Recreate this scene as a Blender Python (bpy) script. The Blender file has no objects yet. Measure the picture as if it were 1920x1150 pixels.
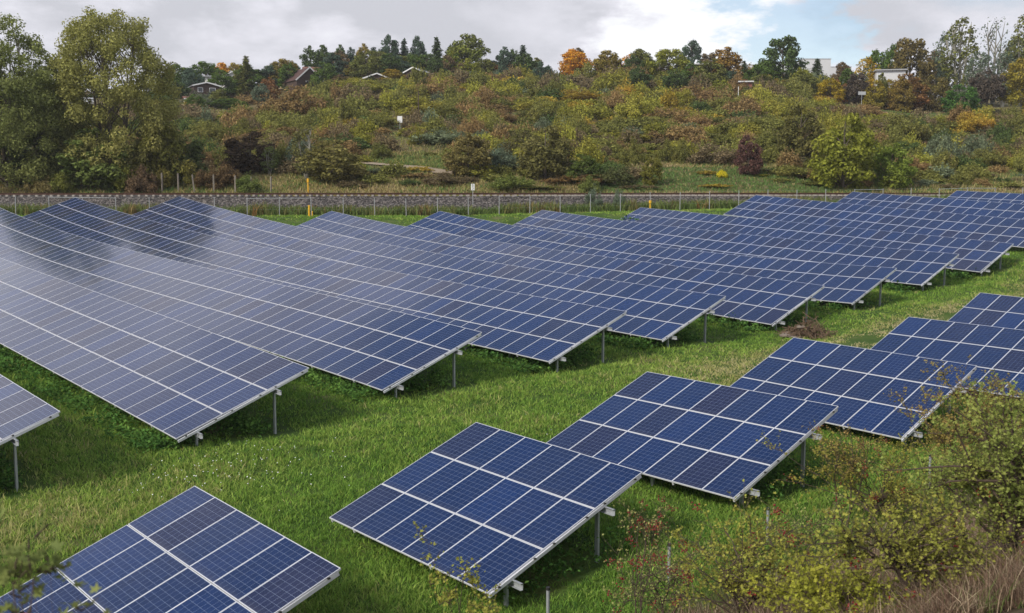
import bpy, math, random
import numpy as np
from mathutils import Matrix, Vector
R = math.radians
random.seed(7); RNG = np.random.default_rng(7)
SC = bpy.context.scene
COL = SC.collection

# ------------------------------------------------------------------ camera
F_PX, PITCH = 2018.2, R(6.146)
cam = bpy.data.cameras.new('camera'); camo = bpy.data.objects.new('camera', cam); COL.objects.link(camo)
cam.sensor_width = 36.0; cam.lens = F_PX * 36 / 1920; cam.clip_end = 5000; cam.clip_start = .05
camo.rotation_euler = (math.pi/2 - PITCH, 0, 0)
cam.dof.use_dof = True; cam.dof.focus_distance = 34; cam.dof.aperture_fstop = 3.6
SC.camera = camo

# ------------------------------------------------------------------ sky, sun, exposure
SUN_EL, SUN_AZ = R(36), math.atan2(-.62, -.55)      # the sun stands behind the camera to the left
world = bpy.data.worlds.new("World"); SC.world = world; world.use_nodes = True
def build_world():
    nt = world.node_tree; nt.nodes.clear(); N = nt.nodes.new; L = nt.links.new
    out = N('ShaderNodeOutputWorld'); mixs = N('ShaderNodeMixShader')
    bs = N('ShaderNodeBackground'); bc = N('ShaderNodeBackground')
    sky = N('ShaderNodeTexSky'); sky.sky_type = 'NISHITA'; sky.sun_disc = False
    sky.sun_elevation = SUN_EL; sky.sun_rotation = SUN_AZ; sky.air_density = 1.0; sky.dust_density = .6
    bs.inputs['Strength'].default_value = .105; L(sky.outputs[0], bs.inputs['Color'])
    tc = N('ShaderNodeTexCoord')
    mp = N('ShaderNodeMapping'); mp.inputs['Scale'].default_value = (1.0, 1.0, 2.6); L(tc.outputs['Generated'], mp.inputs['Vector'])
    def noise(scale, detail, rough, vec=mp.outputs[0], off=None, dist=0.0):
        n = N('ShaderNodeTexNoise'); n.inputs['Scale'].default_value = scale; n.inputs['Detail'].default_value = detail
        n.inputs['Roughness'].default_value = rough; n.inputs['Distortion'].default_value = dist
        if off:
            a = N('ShaderNodeVectorMath'); a.operation = 'ADD'; a.inputs[1].default_value = off; L(vec, a.inputs[0]); vec = a.outputs[0]
        L(vec, n.inputs['Vector']); return n.outputs['Fac']
    def math_(op, a, b=None, c=None):
        m = N('ShaderNodeMath'); m.operation = op
        for i, v in enumerate((a, b, c)):
            if v is None: continue
            if isinstance(v, (int, float)): m.inputs[i].default_value = v
            else: L(v, m.inputs[i])
        return m.outputs[0]
    def rng(v, a, b, c, d):
        m = N('ShaderNodeMapRange'); m.interpolation_type = 'SMOOTHSTEP'; L(v, m.inputs[0])
        for i, x in enumerate((a, b, c, d)): m.inputs[i+1].default_value = x
        return m.outputs[0]
    def blob(az, el, r0, r1, wob):     # a cloud-sized patch of sky in one compass direction
        d = Vector((math.sin(R(az))*math.cos(R(el)), math.cos(R(az))*math.cos(R(el)), math.sin(R(el))))
        v = N('ShaderNodeVectorMath'); v.operation = 'DISTANCE'; L(tc.outputs['Generated'], v.inputs[0]); v.inputs[1].default_value = d
        s = math_('ADD', v.outputs['Value'], math_('MULTIPLY', math_('SUBTRACT', wob, .5), .22))
        return rng(s, r0, r1, 1.0, 0.0)
    n_big = noise(2.1, 7, .55, dist=.3); n_fine = noise(7, 8, .6, off=(3, 1, 7)); n_sh = noise(3.4, 9, .58, off=(9, 4, 2), dist=.2)
    n_edge = noise(16, 6, .6, off=(1, 5, 3))
    sep = N('ShaderNodeSeparateXYZ'); L(tc.outputs['Generated'], sep.inputs[0])
    # cover: closed near the horizon, broken above
    back = rng(sep.outputs['Y'], -.25, .15, 1.0, 0.0)      # closed cloud behind the camera, clear blue high up ahead
    ahead = rng(sep.outputs['Z'], .39, .60, .19, -.10)
    cov = math_('ADD', n_big, math_('ADD', math_('MULTIPLY', back, .14), math_('MULTIPLY', math_('SUBTRACT', 1.0, back), ahead)))
    cover = math_('MAXIMUM', rng(cov, .46, .62, 0.0, 1.0), math_('MULTIPLY', blob(-31, 22.5, .10, .30, n_big), .9))
    gap = math_('MAXIMUM', blob(15.4, 8.4, .022, .060, n_edge), blob(12.2, 11.2, .02, .06, n_edge))
    gap2 = blob(24, 11, .03, .09, n_fine)
    cover = math_('MULTIPLY', cover, math_('SUBTRACT', 1.0, math_('MULTIPLY', gap, .74)))
    cover = math_('MULTIPLY', cover, math_('SUBTRACT', 1.0, math_('MULTIPLY', gap2, .3)))
    # cloud tone: grey undersides to sunlit white heads
    tone = rng(n_sh, .38, .62, 0.0, 1.0)
    white = blob(10.6, 8.6, .055, .115, n_edge)
    white2 = blob(3.5, 10.6, .02, .16, n_fine)
    grey = blob(-18, 11.0, .12, .42, n_fine)
    tone = math_('SUBTRACT', math_('ADD', math_('ADD', math_('MULTIPLY', tone, .72), math_('MULTIPLY', math_('SUBTRACT', n_fine, .5), 1.7)), math_('MULTIPLY', white, .75)), math_('MULTIPLY', grey, .35))
    tone = math_('ADD', tone, math_('MULTIPLY', white2, .30))
    tone = math_('ADD', tone, math_('MULTIPLY', blob(-33, 22, .10, .38, n_big), .16))
    tone = math_('ADD', math_('SUBTRACT', tone, rng(sep.outputs['Z'], .46, .7, 0, .3)), math_('MULTIPLY', rng(sep.outputs['Z'], .2, .34, 0, 1), rng(sep.outputs['Z'], .42, .6, .26, 0)))
    cr = N('ShaderNodeValToRGB'); L(tone, cr.inputs[0])
    e = cr.color_ramp.elements; e[0].position = 0; e[0].color = (.50, .507, .552, 1); e[1].position = 1; e[1].color = (.84, .85, .88, 1)
    x = e.new(.45); x.color = (.67, .668, .725, 1)
    L(cr.outputs[0], bc.inputs['Color']); bc.inputs['Strength'].default_value = 1.0
    L(cover, mixs.inputs[0]); L(bs.outputs[0], mixs.inputs[1]); L(bc.outputs[0], mixs.inputs[2]); L(mixs.outputs[0], out.inputs[0])
build_world()
sun = bpy.data.lights.new('sun', 'SUN'); sun.energy = 2.8; sun.angle = R(14); sun.color = (1, .93, .82)
suno = bpy.data.objects.new('sun', sun); COL.objects.link(suno)
sd = Vector((math.sin(SUN_AZ)*math.cos(SUN_EL), math.cos(SUN_AZ)*math.cos(SUN_EL), math.sin(SUN_EL)))
suno.rotation_euler = sd.to_track_quat('Z', 'Y').to_euler(); suno.location = (-60, -60, 80)
SC.view_settings.view_transform = 'Standard'; SC.view_settings.look = 'None'
SC.view_settings.exposure = 0.35; SC.view_settings.gamma = 1.0

# ------------------------------------------------------------------ helpers
def tag(o, label=None, cat=None, group=None, kind=None):
    if label: o['label'] = label
    if cat: o['category'] = cat
    if group: o['group'] = group
    if kind: o['kind'] = kind
    return o
def link(name, data, mat=None, parent=None, M=None, color=None):
    o = bpy.data.objects.new(name, data); COL.objects.link(o)
    if mat is not None and data is not None and not data.materials:
        for m in (mat if isinstance(mat, (list, tuple)) else [mat]): data.materials.append(m)
    if parent is not None: o.parent = parent
    if M is not None: o.matrix_local = M
    if color is not None: o.color = color
    return o
def empty(name, loc, rz=0.0):
    o = bpy.data.objects.new(name, None); COL.objects.link(o); o.location = loc; o.rotation_euler = (0, 0, rz); o.empty_display_size = .3
    return o
def mesh_np(name, V, faces, smooth=False, uv=None, attr=None, mi=None):
    """V (n,3); faces: (m,k) array of equal polygons, or list of such arrays"""
    fl = faces if isinstance(faces, list) else [faces]
    fl = [np.asarray(f, dtype=np.int32) for f in fl if len(f)]
    me = bpy.data.meshes.new(name)
    V = np.ascontiguousarray(V, dtype=np.float32); me.vertices.add(len(V)); me.vertices.foreach_set('co', V.ravel())
    loops = np.concatenate([f.ravel() for f in fl]); counts = np.concatenate([np.full(len(f), f.shape[1], np.int32) for f in fl])
    starts = np.concatenate([[0], np.cumsum(counts)[:-1]]).astype(np.int32)
    me.loops.add(len(loops)); me.loops.foreach_set('vertex_index', loops)
    me.polygons.add(len(counts)); me.polygons.foreach_set('loop_start', starts)
    if mi is not None: me.polygons.foreach_set('material_index', np.asarray(mi, np.int32))
    me.polygons.foreach_set('use_smooth', np.full(len(counts), bool(smooth)))
    if uv is not None:
        ul = me.uv_layers.new(name='UVMap'); ul.data.foreach_set('uv', np.ascontiguousarray(uv, np.float32).ravel())
    if attr:
        for k, a in attr.items():
            a = np.asarray(a, np.float32)
            if a.ndim == 1:
                at = me.attributes.new(k, 'FLOAT', 'POINT'); at.data.foreach_set('value', a)
            else:
                at = me.attributes.new(k, 'FLOAT_COLOR', 'POINT')
                at.data.foreach_set('color', np.concatenate([a, np.ones((len(a), 1), np.float32)], 1).ravel())
    me.update(calc_edges=True); return me
BOXF = np.array([[0,3,2,1],[4,5,6,7],[0,1,5,4],[1,2,6,5],[2,3,7,6],[3,0,4,7]])
class MB:
    """collects boxes, prisms and tubes into ONE mesh"""
    def __init__(s): s.v = []; s.f3 = []; s.f4 = []; s.n = 0; s.poly = []
    def add(s, V, F):
        V = np.asarray(V, float); F = np.asarray(F) + s.n
        s.v.append(V); s.n += len(V); (s.f4 if F.shape[1] == 4 else s.f3 if F.shape[1] == 3 else s.poly).append(F); return s
    def box(s, c, d, M=None):
        x, y, z = np.array(d)/2; V = np.array([[-x,-y,-z],[x,-y,-z],[x,y,-z],[-x,y,-z],[-x,-y,z],[x,-y,z],[x,y,z],[-x,y,z]])
        if M is not None: V = V @ np.array(M)[:3,:3].T
        return s.add(V + np.array(c), BOXF)
    def bar(s, a, b, w, h, up=(0,0,1)):
        a = Vector(a); b = Vector(b); y = (b-a); L_ = y.length; y.normalize(); x = y.cross(Vector(up)).normalized(); z = x.cross(y)
        M = Matrix((x, y, z)).transposed(); return s.box((a+b)/2, (w, L_, h), M)
    def tube(s, pts, rad, n=6):
        pts = np.asarray(pts, float); rad = np.broadcast_to(np.asarray(rad, float), (len(pts),)); V = []
        t = np.gradient(pts, axis=0)
        for p, d, r in zip(pts, t, rad):
            d = Vector(d).normalized(); x = d.orthogonal().normalized(); y = d.cross(x)
            a = np.arange(n)*2*math.pi/n; V.append(p + r*(np.outer(np.cos(a), x) + np.outer(np.sin(a), y)))
        V = np.concatenate(V); F = []
        for i in range(len(pts)-1):
            for k in range(n): F.append([i*n+k, i*n+(k+1) % n, (i+1)*n+(k+1) % n, (i+1)*n+k])
        s.add(V, F); return s.add(V[-n:], [list(range(n))]) if n in (3, 4) else s.add(V[-n:], [list(range(n))])
    def prism(s, prof, y0, y1):      # profile in xz, extruded along y
        n = len(prof); V = [(x, y0, z) for x, z in prof] + [(x, y1, z) for x, z in prof]; b = s.n
        s.add(V, [[i, (i+1) % n, n+(i+1) % n, n+i] for i in range(n)])
        s.poly.append(np.array([list(range(n))[::-1]]) + b); s.poly.append(np.array([list(range(n, 2*n))]) + b); return s
    def mesh(s, name, smooth=False):
        fl = []
        if s.f3: fl.append(np.concatenate(s.f3))
        if s.f4: fl.append(np.concatenate(s.f4))
        fl += s.poly
        return mesh_np(name, np.concatenate(s.v), fl, smooth)
    def build(s, name, mat, parent=None, M=None, smooth=False): return link(name, s.mesh(name, smooth), mat, parent, M)

# ------------------------------------------------------------------ materials
def new_mat(name):
    m = bpy.data.materials.new(name); m.use_nodes = True; nt = m.node_tree; nt.nodes.clear()
    return m, nt, nt.nodes.new, nt.links.new
def simple(name, col, rough=.7, metal=0.0, var=.18, scale=6.0, bump=0.0, spec=.4):
    m, nt, N, L = new_mat(name); out = N('ShaderNodeOutputMaterial'); b = N('ShaderNodeBsdfPrincipled'); L(b.outputs[0], out.inputs[0])
    b.inputs['Roughness'].default_value = rough; b.inputs['Metallic'].default_value = metal; b.inputs['Specular IOR Level'].default_value = spec
    tc = N('ShaderNodeTexCoord'); n = N('ShaderNodeTexNoise'); n.inputs['Scale'].default_value = scale; n.inputs['Detail'].default_value = 6
    L(tc.outputs['Object'], n.inputs['Vector'])
    mx = N('ShaderNodeMix'); mx.data_type = 'RGBA'
    mx.inputs[6].default_value = tuple(c*(1-var) for c in col)+(1,); mx.inputs[7].default_value = tuple(min(1, c*(1+var)) for c in col)+(1,)
    L(n.outputs['Fac'], mx.inputs[0]); L(mx.outputs[2], b.inputs['Base Color'])
    if bump:
        bp = N('ShaderNodeBump'); bp.inputs['Strength'].default_value = bump; L(n.outputs['Fac'], bp.inputs['Height']); L(bp.outputs[0], b.inputs['Normal'])
    return m
M_ALU = simple('anodised_aluminium', (.66, .67, .71), .45, .15, .06, 3)
M_GALV = simple('galvanised_steel', (.38, .40, .42), .5, .35, .25, 14)
M_POST = simple('fence_post_zinc', (.36,.37,.39), .5, .2, .2, 10)
M_CLAMP = simple('black_clamp', (.03, .03, .03), .5)
M_BACK = simple('module_backsheet', (.55, .55, .56), .6, 0, .05)
M_RUST = simple('rusty_rail', (.070, .034, .022), .75, .2, .3, 3)
M_CONC = simple('sleeper_concrete', (.34, .31, .28), .85, 0, .25, 2)
M_WOOD = simple('weathered_wood', (.24, .21, .17), .9, 0, .35, 5, .3)
M_YEL = simple('yellow_paint', (.72, .40, .02), .5, 0, .1)
M_WHITE = simple('white_paint', (.74, .75, .76), .6, 0, .06)
M_BLACK = simple('black_paint', (.02, .02, .02), .6)
M_BARK = simple('tree_bark', (.11, .09, .07), .95, 0, .4, 4, .4)
M_PALEBARK = simple('pale_bark', (.26, .25, .21), .9, 0, .35, 4, .3)
M_TWIG = simple('twig_bark', (.085, .060, .045), .9, 0, .35, 20)
M_BERRY = simple('red_haws', (.22, .012, .015), .35, 0, .3, 30)
M_STEM = simple('plant_stem', (.16, .14, .07), .9)

LEAF_GAIN = 2.35
def foliage(name, from_attr=False, trans=.40, vari=.55, accent_scale=.5):
    """leaf material; the leaf colour comes with the plant (object colour) or with the mesh attribute 'tint'"""
    m, nt, N, L = new_mat(name); out = N('ShaderNodeOutputMaterial')
    if from_attr:
        a = N('ShaderNodeAttribute'); a.attribute_name = 'tint'; base = a.outputs['Color']; acc = None
    else:
        a = N('ShaderNodeObjectInfo'); base = a.outputs['Color']; acc = a.outputs['Alpha']
    g = N('ShaderNodeNewGeometry')
    mr = N('ShaderNodeMapRange'); L(g.outputs['Random Per Island'], mr.inputs[0]); mr.inputs[3].default_value = LEAF_GAIN*(1-vari); mr.inputs[4].default_value = LEAF_GAIN*(1+vari)
    mul = N('ShaderNodeMix'); mul.data_type = 'RGBA'; mul.blend_type = 'MULTIPLY'; mul.inputs[0].default_value = 1
    cb = N('ShaderNodeCombineColor'); [L(mr.outputs[0], cb.inputs[i]) for i in range(3)]
    L(base, mul.inputs[6]); L(cb.outputs[0], mul.inputs[7]); col = mul.outputs[2]
    if acc is not None:      # turning leaves: clumps of the crown already yellow-brown
        tc = N('ShaderNodeTexCoord'); n = N('ShaderNodeTexNoise'); n.inputs['Scale'].default_value = accent_scale; n.inputs['Detail'].default_value = 3
        L(tc.outputs['Object'], n.inputs['Vector'])
        r2 = N('ShaderNodeMapRange'); L(n.outputs['Fac'], r2.inputs[0]); r2.inputs[1].default_value = .42; r2.inputs[2].default_value = .66
        mm = N('ShaderNodeMath'); mm.operation = 'MULTIPLY'; L(r2.outputs[0], mm.inputs[0]); L(acc, mm.inputs[1])
        hs = N('ShaderNodeHueSaturation'); hs.inputs['Hue'].default_value = .455; hs.inputs['Value'].default_value = 1.5; L(col, hs.inputs['Color'])
        mx = N('ShaderNodeMix'); mx.data_type = 'RGBA'; L(mm.outputs[0], mx.inputs[0]); L(col, mx.inputs[6]); L(hs.outputs[0], mx.inputs[7]); col = mx.outputs[2]
    d = N('ShaderNodeBsdfDiffuse'); t = N('ShaderNodeBsdfTranslucent'); ms = N('ShaderNodeMixShader'); ms.inputs[0].default_value = trans
    L(col, d.inputs[0]); L(col, t.inputs[0]); L(d.outputs[0], ms.inputs[1]); L(t.outputs[0], ms.inputs[2]); L(ms.outputs[0], out.inputs[0])
    return m
M_LEAF = foliage('leaves'); M_LEAF_T = foliage('leaves_tinted', True); M_GRASS = foliage('grass_blades', True, .35, .28)
M_LEAF_BIG = foliage('poplar_leaves', False, .42, .42, .22)
M_HAW = foliage('hawthorn_leaves', False, .4, .38, 2.2)

def cells_mat():
    m, nt, N, L = new_mat('solar_cells'); out = N('ShaderNodeOutputMaterial'); b = N('ShaderNodeBsdfPrincipled'); L(b.outputs[0], out.inputs[0])
    def mth(op, a, c=None):
        x = N('ShaderNodeMath'); x.operation = op
        for i, v in enumerate((a, c)):
            if v is None: continue
            if isinstance(v, (int, float)): x.inputs[i].default_value = v
            else: L(v, x.inputs[i])
        return x.outputs[0]
    uv = N('ShaderNodeUVMap'); sp = N('ShaderNodeSeparateXYZ'); L(uv.outputs[0], sp.inputs[0])
    def line(v, half):      # 1 inside a thin line at every whole number
        fr = mth('FRACT', v); e = mth('MINIMUM', fr, mth('SUBTRACT', 1.0, fr)); return mth('LESS_THAN', e, half)
    lu = line(sp.outputs[0], .014); lv = line(sp.outputs[1], .014)
    bus = line(mth('ADD', mth('MULTIPLY', sp.outputs[0], 3.0), .5), .022)
    oi = N('ShaderNodeObjectInfo'); g = N('ShaderNodeNewGeometry')
    rnd = mth('FRACT', mth('ADD', oi.outputs['Random'], mth('MULTIPLY', g.outputs['Random Per Island'], 7.31)))
    cr = N('ShaderNodeValToRGB'); L(rnd, cr.inputs[0]); e = cr.color_ramp.elements
    e[0].position = 0; e[0].color = (.0085, .026, .098, 1); e[1].position = 1; e[1].color = (.017, .021, .058, 1)
    for p, c in ((.2, (.0075, .022, .080)), (.45, (.011, .024, .076)), (.62, (.0090, .029, .110)), (.88, (.013, .022, .066))):
        x = e.new(p); x.color = c+(1,)
    # crystal grain and cell-to-cell tone
    wn = N('ShaderNodeTexWhiteNoise'); fl = N('ShaderNodeVectorMath'); fl.operation = 'FLOOR'; L(uv.outputs[0], fl.inputs[0]); L(fl.outputs[0], wn.inputs['Vector'])
    vo = N('ShaderNodeTexVoronoi'); vo.inputs['Scale'].default_value = 9; L(uv.outputs[0], vo.inputs['Vector'])
    sv = N('ShaderNodeSeparateColor'); L(vo.outputs['Color'], sv.inputs[0])
    gain = mth('ADD', mth('ADD', .80, mth('MULTIPLY', wn.outputs['Value'], .18)), mth('MULTIPLY', sv.outputs[0], .24))
    cb = N('ShaderNodeCombineColor'); [L(gain, cb.inputs[i]) for i in range(3)]
    mul = N('ShaderNodeMix'); mul.data_type = 'RGBA'; mul.blend_type = 'MULTIPLY'; mul.inputs[0].default_value = 1; L(cr.outputs[0], mul.inputs[6]); L(cb.outputs[0], mul.inputs[7])
    m1 = N('ShaderNodeMix'); m1.data_type = 'RGBA'; L(mth('MULTIPLY', bus, .30), m1.inputs[0]); L(mul.outputs[2], m1.inputs[6]); m1.inputs[7].default_value = (.22, .27, .38, 1)
    m2 = N('ShaderNodeMix'); m2.data_type = 'RGBA'; L(mth('MULTIPLY', mth('MAXIMUM', lu, lv), .75), m2.inputs[0]); L(m1.outputs[2], m2.inputs[6]); m2.inputs[7].default_value = (.26, .32, .46, 1)
    L(m2.outputs[2], b.inputs['Base Color'])
    gp = N('ShaderNodeNewGeometry'); dn = N('ShaderNodeTexNoise'); dn.inputs['Scale'].default_value = 1.3; dn.inputs['Detail'].default_value = 7; L(gp.outputs['Position'], dn.inputs['Vector'])
    edge = mth('SUBTRACT', 1.0, mth('MULTIPLY', sp.outputs[1], .9)); dirt = mth('ADD', mth('MULTIPLY', mth('POWER', dn.outputs['Fac'], 2.5), .09), mth('MULTIPLY', mth('MAXIMUM', edge, 0.0), .10))
    m3 = N('ShaderNodeMix'); m3.data_type = 'RGBA'; L(dirt, m3.inputs[0]); L(m2.outputs[2], m3.inputs[6]); m3.inputs[7].default_value = (.16, .15, .15, 1); L(m3.outputs[2], b.inputs['Base Color'])
    L(mth('ADD', .09, mth('MULTIPLY', dirt, .9)), b.inputs['Roughness'])
    b.inputs['Specular Tint'].default_value = (.84, .80, 1.0, 1)      # anti-reflective coating throws back violet-blue
    b.inputs['Roughness'].default_value = .11; b.inputs['IOR'].default_value = 1.47; b.inputs['Specular IOR Level'].default_value = .5
    return m
M_CELL = cells_mat()

# ------------------------------------------------------------------ terrain
UX = np.array([.66177, -.74970]); NX = np.array([.74970, .66177]); TAU = R(20.334); CT, ST = math.cos(TAU), math.sin(TAU)
# rows of the array: offset across the rows, right end along the row, height there, rise towards the far end (cubic), modules long
ROWS = [(10.088,-30.426,-6.10,(.065,0,0),16), (18.493,-31.21,-5.891,(.06942,-.0004593,9.019e-06),42), (26.766,-32.08,-5.505,(.06399,-.0008762,1.558e-05),68),
 (34.828,-31.827,-5.261,(.03846,.00013,5.141e-06),66), (42.537,-32.36,-5.126,(.03659,.0003709,4.026e-06),61), (50.968,-32.231,-5.095,(.05378,-.0004505,1.457e-05),49),
 (58.157,-32.036,-4.475,(.007295,.001259,0),43), (67.541,-32.931,-4.057,(.03524,.0005925,0),39), (75.217,-32.83,-3.632,(.06236,-4.575e-05,0),34),
 (83.4,-33.0,-2.35,(.066,.0002,0),27), (91.6,-33.0,-1.52,(.064,0,0),22), (99.8,-33.0,-.75,(.047,0,0),16)]
FROWS = {0: (10.34,-22.52,-6.62,-2.68,6), 1: (18.44,-22.36,-6.30,-1.76,6), 2: (26.37,-23.18,-5.89,-.62,7), 3: (34.69,-23.20,-5.52,-1.68,7),
 4: (42.6,-22.84,-5.31,-1.2,9), 5: (50.9,-23.69,-4.87,-2.2,11)}
def sstep(a, b, x):
    t = np.clip((x-a)/(b-a), 0, 1); return t*t*(3-2*t)
def row_top(k, u):
    c, uT, zT, co, n = ROWS[k]; s = uT-u; sm = n*1.01+6; sp = np.clip(s, 0, sm)
    za = zT + co[0]*sp + co[1]*sp**2 + co[2]*sp**3 + np.minimum(s, 0)*.03
    if k in FROWS:
        cf, uF, zF, sl, nf = FROWS[k]; zb = zF + math.tan(R(sl))*np.clip(u-uF, -8, 12); w = sstep(-31, -23.5, u); za = za*(1-w)+zb*w
    return za
CLOW = np.array([r[0] for r in ROWS]) - 5.01*CT
def fence_d(x, y): return (x+46)*-.1113 + (y-100.1)*.9938
def bank_d(x, y): return (x-.7)*.63 - (y-20)*.777
def H(x, y):
    x = np.asarray(x, float); y = np.asarray(y, float)
    u = UX[0]*x+UX[1]*y; c = NX[0]*x+NX[1]*y
    G = np.stack([row_top(k, u) for k in range(12)]) - 5.01*ST - .52
    i = np.clip(np.searchsorted(CLOW, c)-1, 0, 10); t = np.clip((c-CLOW[i])/(CLOW[i+1]-CLOW[i]), 0, 1)
    ga = np.take_along_axis(G, i[None], 0)[0]; gb = np.take_along_axis(G, i[None]+1, 0)[0]; z = ga*(1-t)+gb*t
    z = z + .05*np.sin(x*.9+y*.5)+.05*np.sin(y*1.1-x*.37)+.03*np.sin(x*2.1+1.3)*np.sin(y*1.9)
    d = fence_d(x, y); zf = np.interp(x, [-80,-46,-8,20,50,100], [-2.3,-2.3,-2.5,-1.9,-1.3,-1.0])
    w = sstep(-13, -1, d); z = z*(1-w)+zf*w
    w = sstep(5.6, 7.2, d); z = z*(1-w) - .80*w
    hc = np.interp(d, [9.6,12,16,24,30,60,105,150,172,200,420,1500], [-.78,-.5,.55,2.7,3.4,8.6,16.6,24.6,27.6,28.8,28.5,28])
    hr = np.interp(d, [9.6,12,16,24,30,60,100,108,130,160,200,1500], [-.78,-.5,.5,1.9,2.8,8.2,15.4,16.3,18.5,23.5,26,26])
    hl = np.interp(d, [9.6,12,16,24,30,60,105,150,172,200,420,1500], [-.78,-.5,.4,1.2,2.0,6.4,13,20,23,24.5,25,25])
    xr = sstep(.20, .36, x/np.maximum(y, 1)); xl = sstep(-.13, -.27, x/np.maximum(y, 1))
    hh = hc*(1-xr)+hr*xr; hh = hh*(1-xl)+hl*xl
    hh = hh + sstep(24, 45, d)*(.5*np.sin(x*.11+d*.07)+.45*np.sin(x*.05-d*.13+1)+.25*np.sin(x*.31+d*.23))
    z = np.where(d > 9.6, hh, z)
    db = bank_d(x, y); sb = np.where(db > 0, np.sqrt(db*db+1.2)-1.095, 0); zb = np.minimum(-8.75+.47*sb, -1.75)+.06*np.sin(x*1.7)*np.sin(y*1.3)
    k = sstep(-1.0, 1.2, db); z = np.where(db > -1, np.maximum(z, z*(1-k)+zb*k), z)
    return z
CR = np.array([[1, 0, 0], [0, -math.sin(PITCH), -math.cos(PITCH)], [0, math.cos(PITCH), -math.sin(PITCH)]])   # right, down, forward
def ray(px, py):
    return CR.T @ np.array([(px-960)/F_PX, (py-575)/F_PX, 1.0])
TT = np.concatenate([np.arange(3, 60, .1), np.arange(60, 700, .4)])
def ground(px, py, d0=None):
    """where the line of sight to a spot of the photograph meets the terrain"""
    r = ray(px, py); P = TT[:, None]*r[None]; below = P[:, 2] < H(P[:, 0], P[:, 1])
    if d0 is not None: below &= fence_d(P[:, 0], P[:, 1]) >= d0
    i = int(np.argmax(below)) if below.any() else len(TT)-1
    q = P[i]; return np.array([q[0], q[1], float(H(q[0:1], q[1:2])[0])])
def at_d(px, d, dz=0):
    """the spot at distance d beyond the fence in the direction of image column px"""
    m = (px-960)/F_PX; y = (d + 46*.1113 + 100.1*.9938)/(.9938-.1113*m); x = m*y
    return np.array([x, y, float(H(np.array([x]), np.array([y]))[0])+dz])
def z_at(y, py): return y*math.tan(math.atan((575-py)/F_PX)-PITCH)
def hz(x, y): return float(H(np.array([x]), np.array([y]))[0])

def terrain_mesh():
    xs = np.concatenate([np.arange(-900, -200, 50), np.arange(-200, -60, 5), np.arange(-60, 62, .75), np.arange(62, 200, 5), np.arange(200, 901, 50)])
    ys = np.concatenate([np.arange(-60, 0, 6), np.arange(0, 96, .7), np.arange(96, 134, .35), np.arange(134, 320, 3), np.arange(320, 1600, 60)])
    X, Y = np.meshgrid(xs, ys); Z = H(X.ravel(), Y.ravel()); n, mm = len(xs), len(ys)
    V = np.stack([X.ravel(), Y.ravel(), Z], 1); i = np.arange(n*(mm-1)).reshape(mm-1, n)[:, :-1].ravel()
    Fq = np.stack([i, i+1, i+1+n, i+n], 1)
    d = fence_d(V[:, 0], V[:, 1]); db = bank_d(V[:, 0], V[:, 1])
    return mesh_np('terrain', V, Fq, True, attr={'beyond': d, 'bank': sstep(-1.5, 2.5, db)})
def ground_mat():
    m, nt, N, L = new_mat('ground'); out = N('ShaderNodeOutputMaterial'); b = N('ShaderNodeBsdfPrincipled'); L(b.outputs[0], out.inputs[0])
    b.inputs['Roughness'].default_value = .95; b.inputs['Specular IOR Level'].default_value = .15
    geo = N('ShaderNodeNewGeometry')
    def noise(s, det=6, ro=.6, off=0):
        n = N('ShaderNodeTexNoise'); n.inputs['Scale'].default_value = s; n.inputs['Detail'].default_value = det; n.inputs['Roughness'].default_value = ro
        a = N('ShaderNodeVectorMath'); a.operation = 'ADD'; a.inputs[1].default_value = (off, off*.7, 0); L(geo.outputs['Position'], a.inputs[0]); L(a.outputs[0], n.inputs['Vector']); return n.outputs['Fac']
    def ramp(f, stops):
        c = N('ShaderNodeValToRGB'); L(f, c.inputs[0]); e = c.color_ramp.elements
        e[0].position, e[0].color = stops[0][0], stops[0][1]+(1,); e[1].position, e[1].color = stops[-1][0], stops[-1][1]+(1,)
        for p, q in stops[1:-1]: x = e.new(p); x.color = q+(1,)
        return c.outputs[0]
    def mix(f, a, c):
        x = N('ShaderNodeMix'); x.data_type = 'RGBA'; L(f, x.inputs[0]); L(a, x.inputs[6]); L(c, x.inputs[7]); return x.outputs[2]
    def mrange(f, a, c):
        x = N('ShaderNodeMapRange'); x.interpolation_type = 'SMOOTHSTEP'; L(f, x.inputs[0]); x.inputs[1].default_value = a; x.inputs[2].default_value = c; return x.outputs[0]
    fld = ramp(noise(.45, 8, .62), [(.30, (.040, .078, .014)), (.48, (.062, .110, .020)), (.60, (.092, .130, .030)), (.75, (.150, .138, .062))])
    hill = ramp(noise(.12, 8, .65, 40), [(.32, (.075, .085, .028)), (.47, (.125, .108, .046)), (.60, (.165, .128, .066)), (.72, (.100, .125, .034))])
    bank = ramp(noise(1.4, 8, .65, 80), [(.30, (.045, .032, .020)), (.50, (.095, .070, .042)), (.70, (.150, .120, .075))])
    a1 = N('ShaderNodeAttribute'); a1.attribute_name = 'beyond'; a2 = N('ShaderNodeAttribute'); a2.attribute_name = 'bank'
    c = mix(mrange(a1.outputs['Fac'], .5, 3.5), fld, hill); c = mix(a2.outputs['Fac'], c, bank)
    L(c, b.inputs['Base Color'])
    bp = N('ShaderNodeBump'); bp.inputs['Strength'].default_value = .6; bp.inputs['Distance'].default_value = .15; L(noise(5, 8, .7, 3), bp.inputs['Height']); L(bp.outputs[0], b.inputs['Normal'])
    return m
tag(link('ground', terrain_mesh(), ground_mat()), kind='structure')

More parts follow.
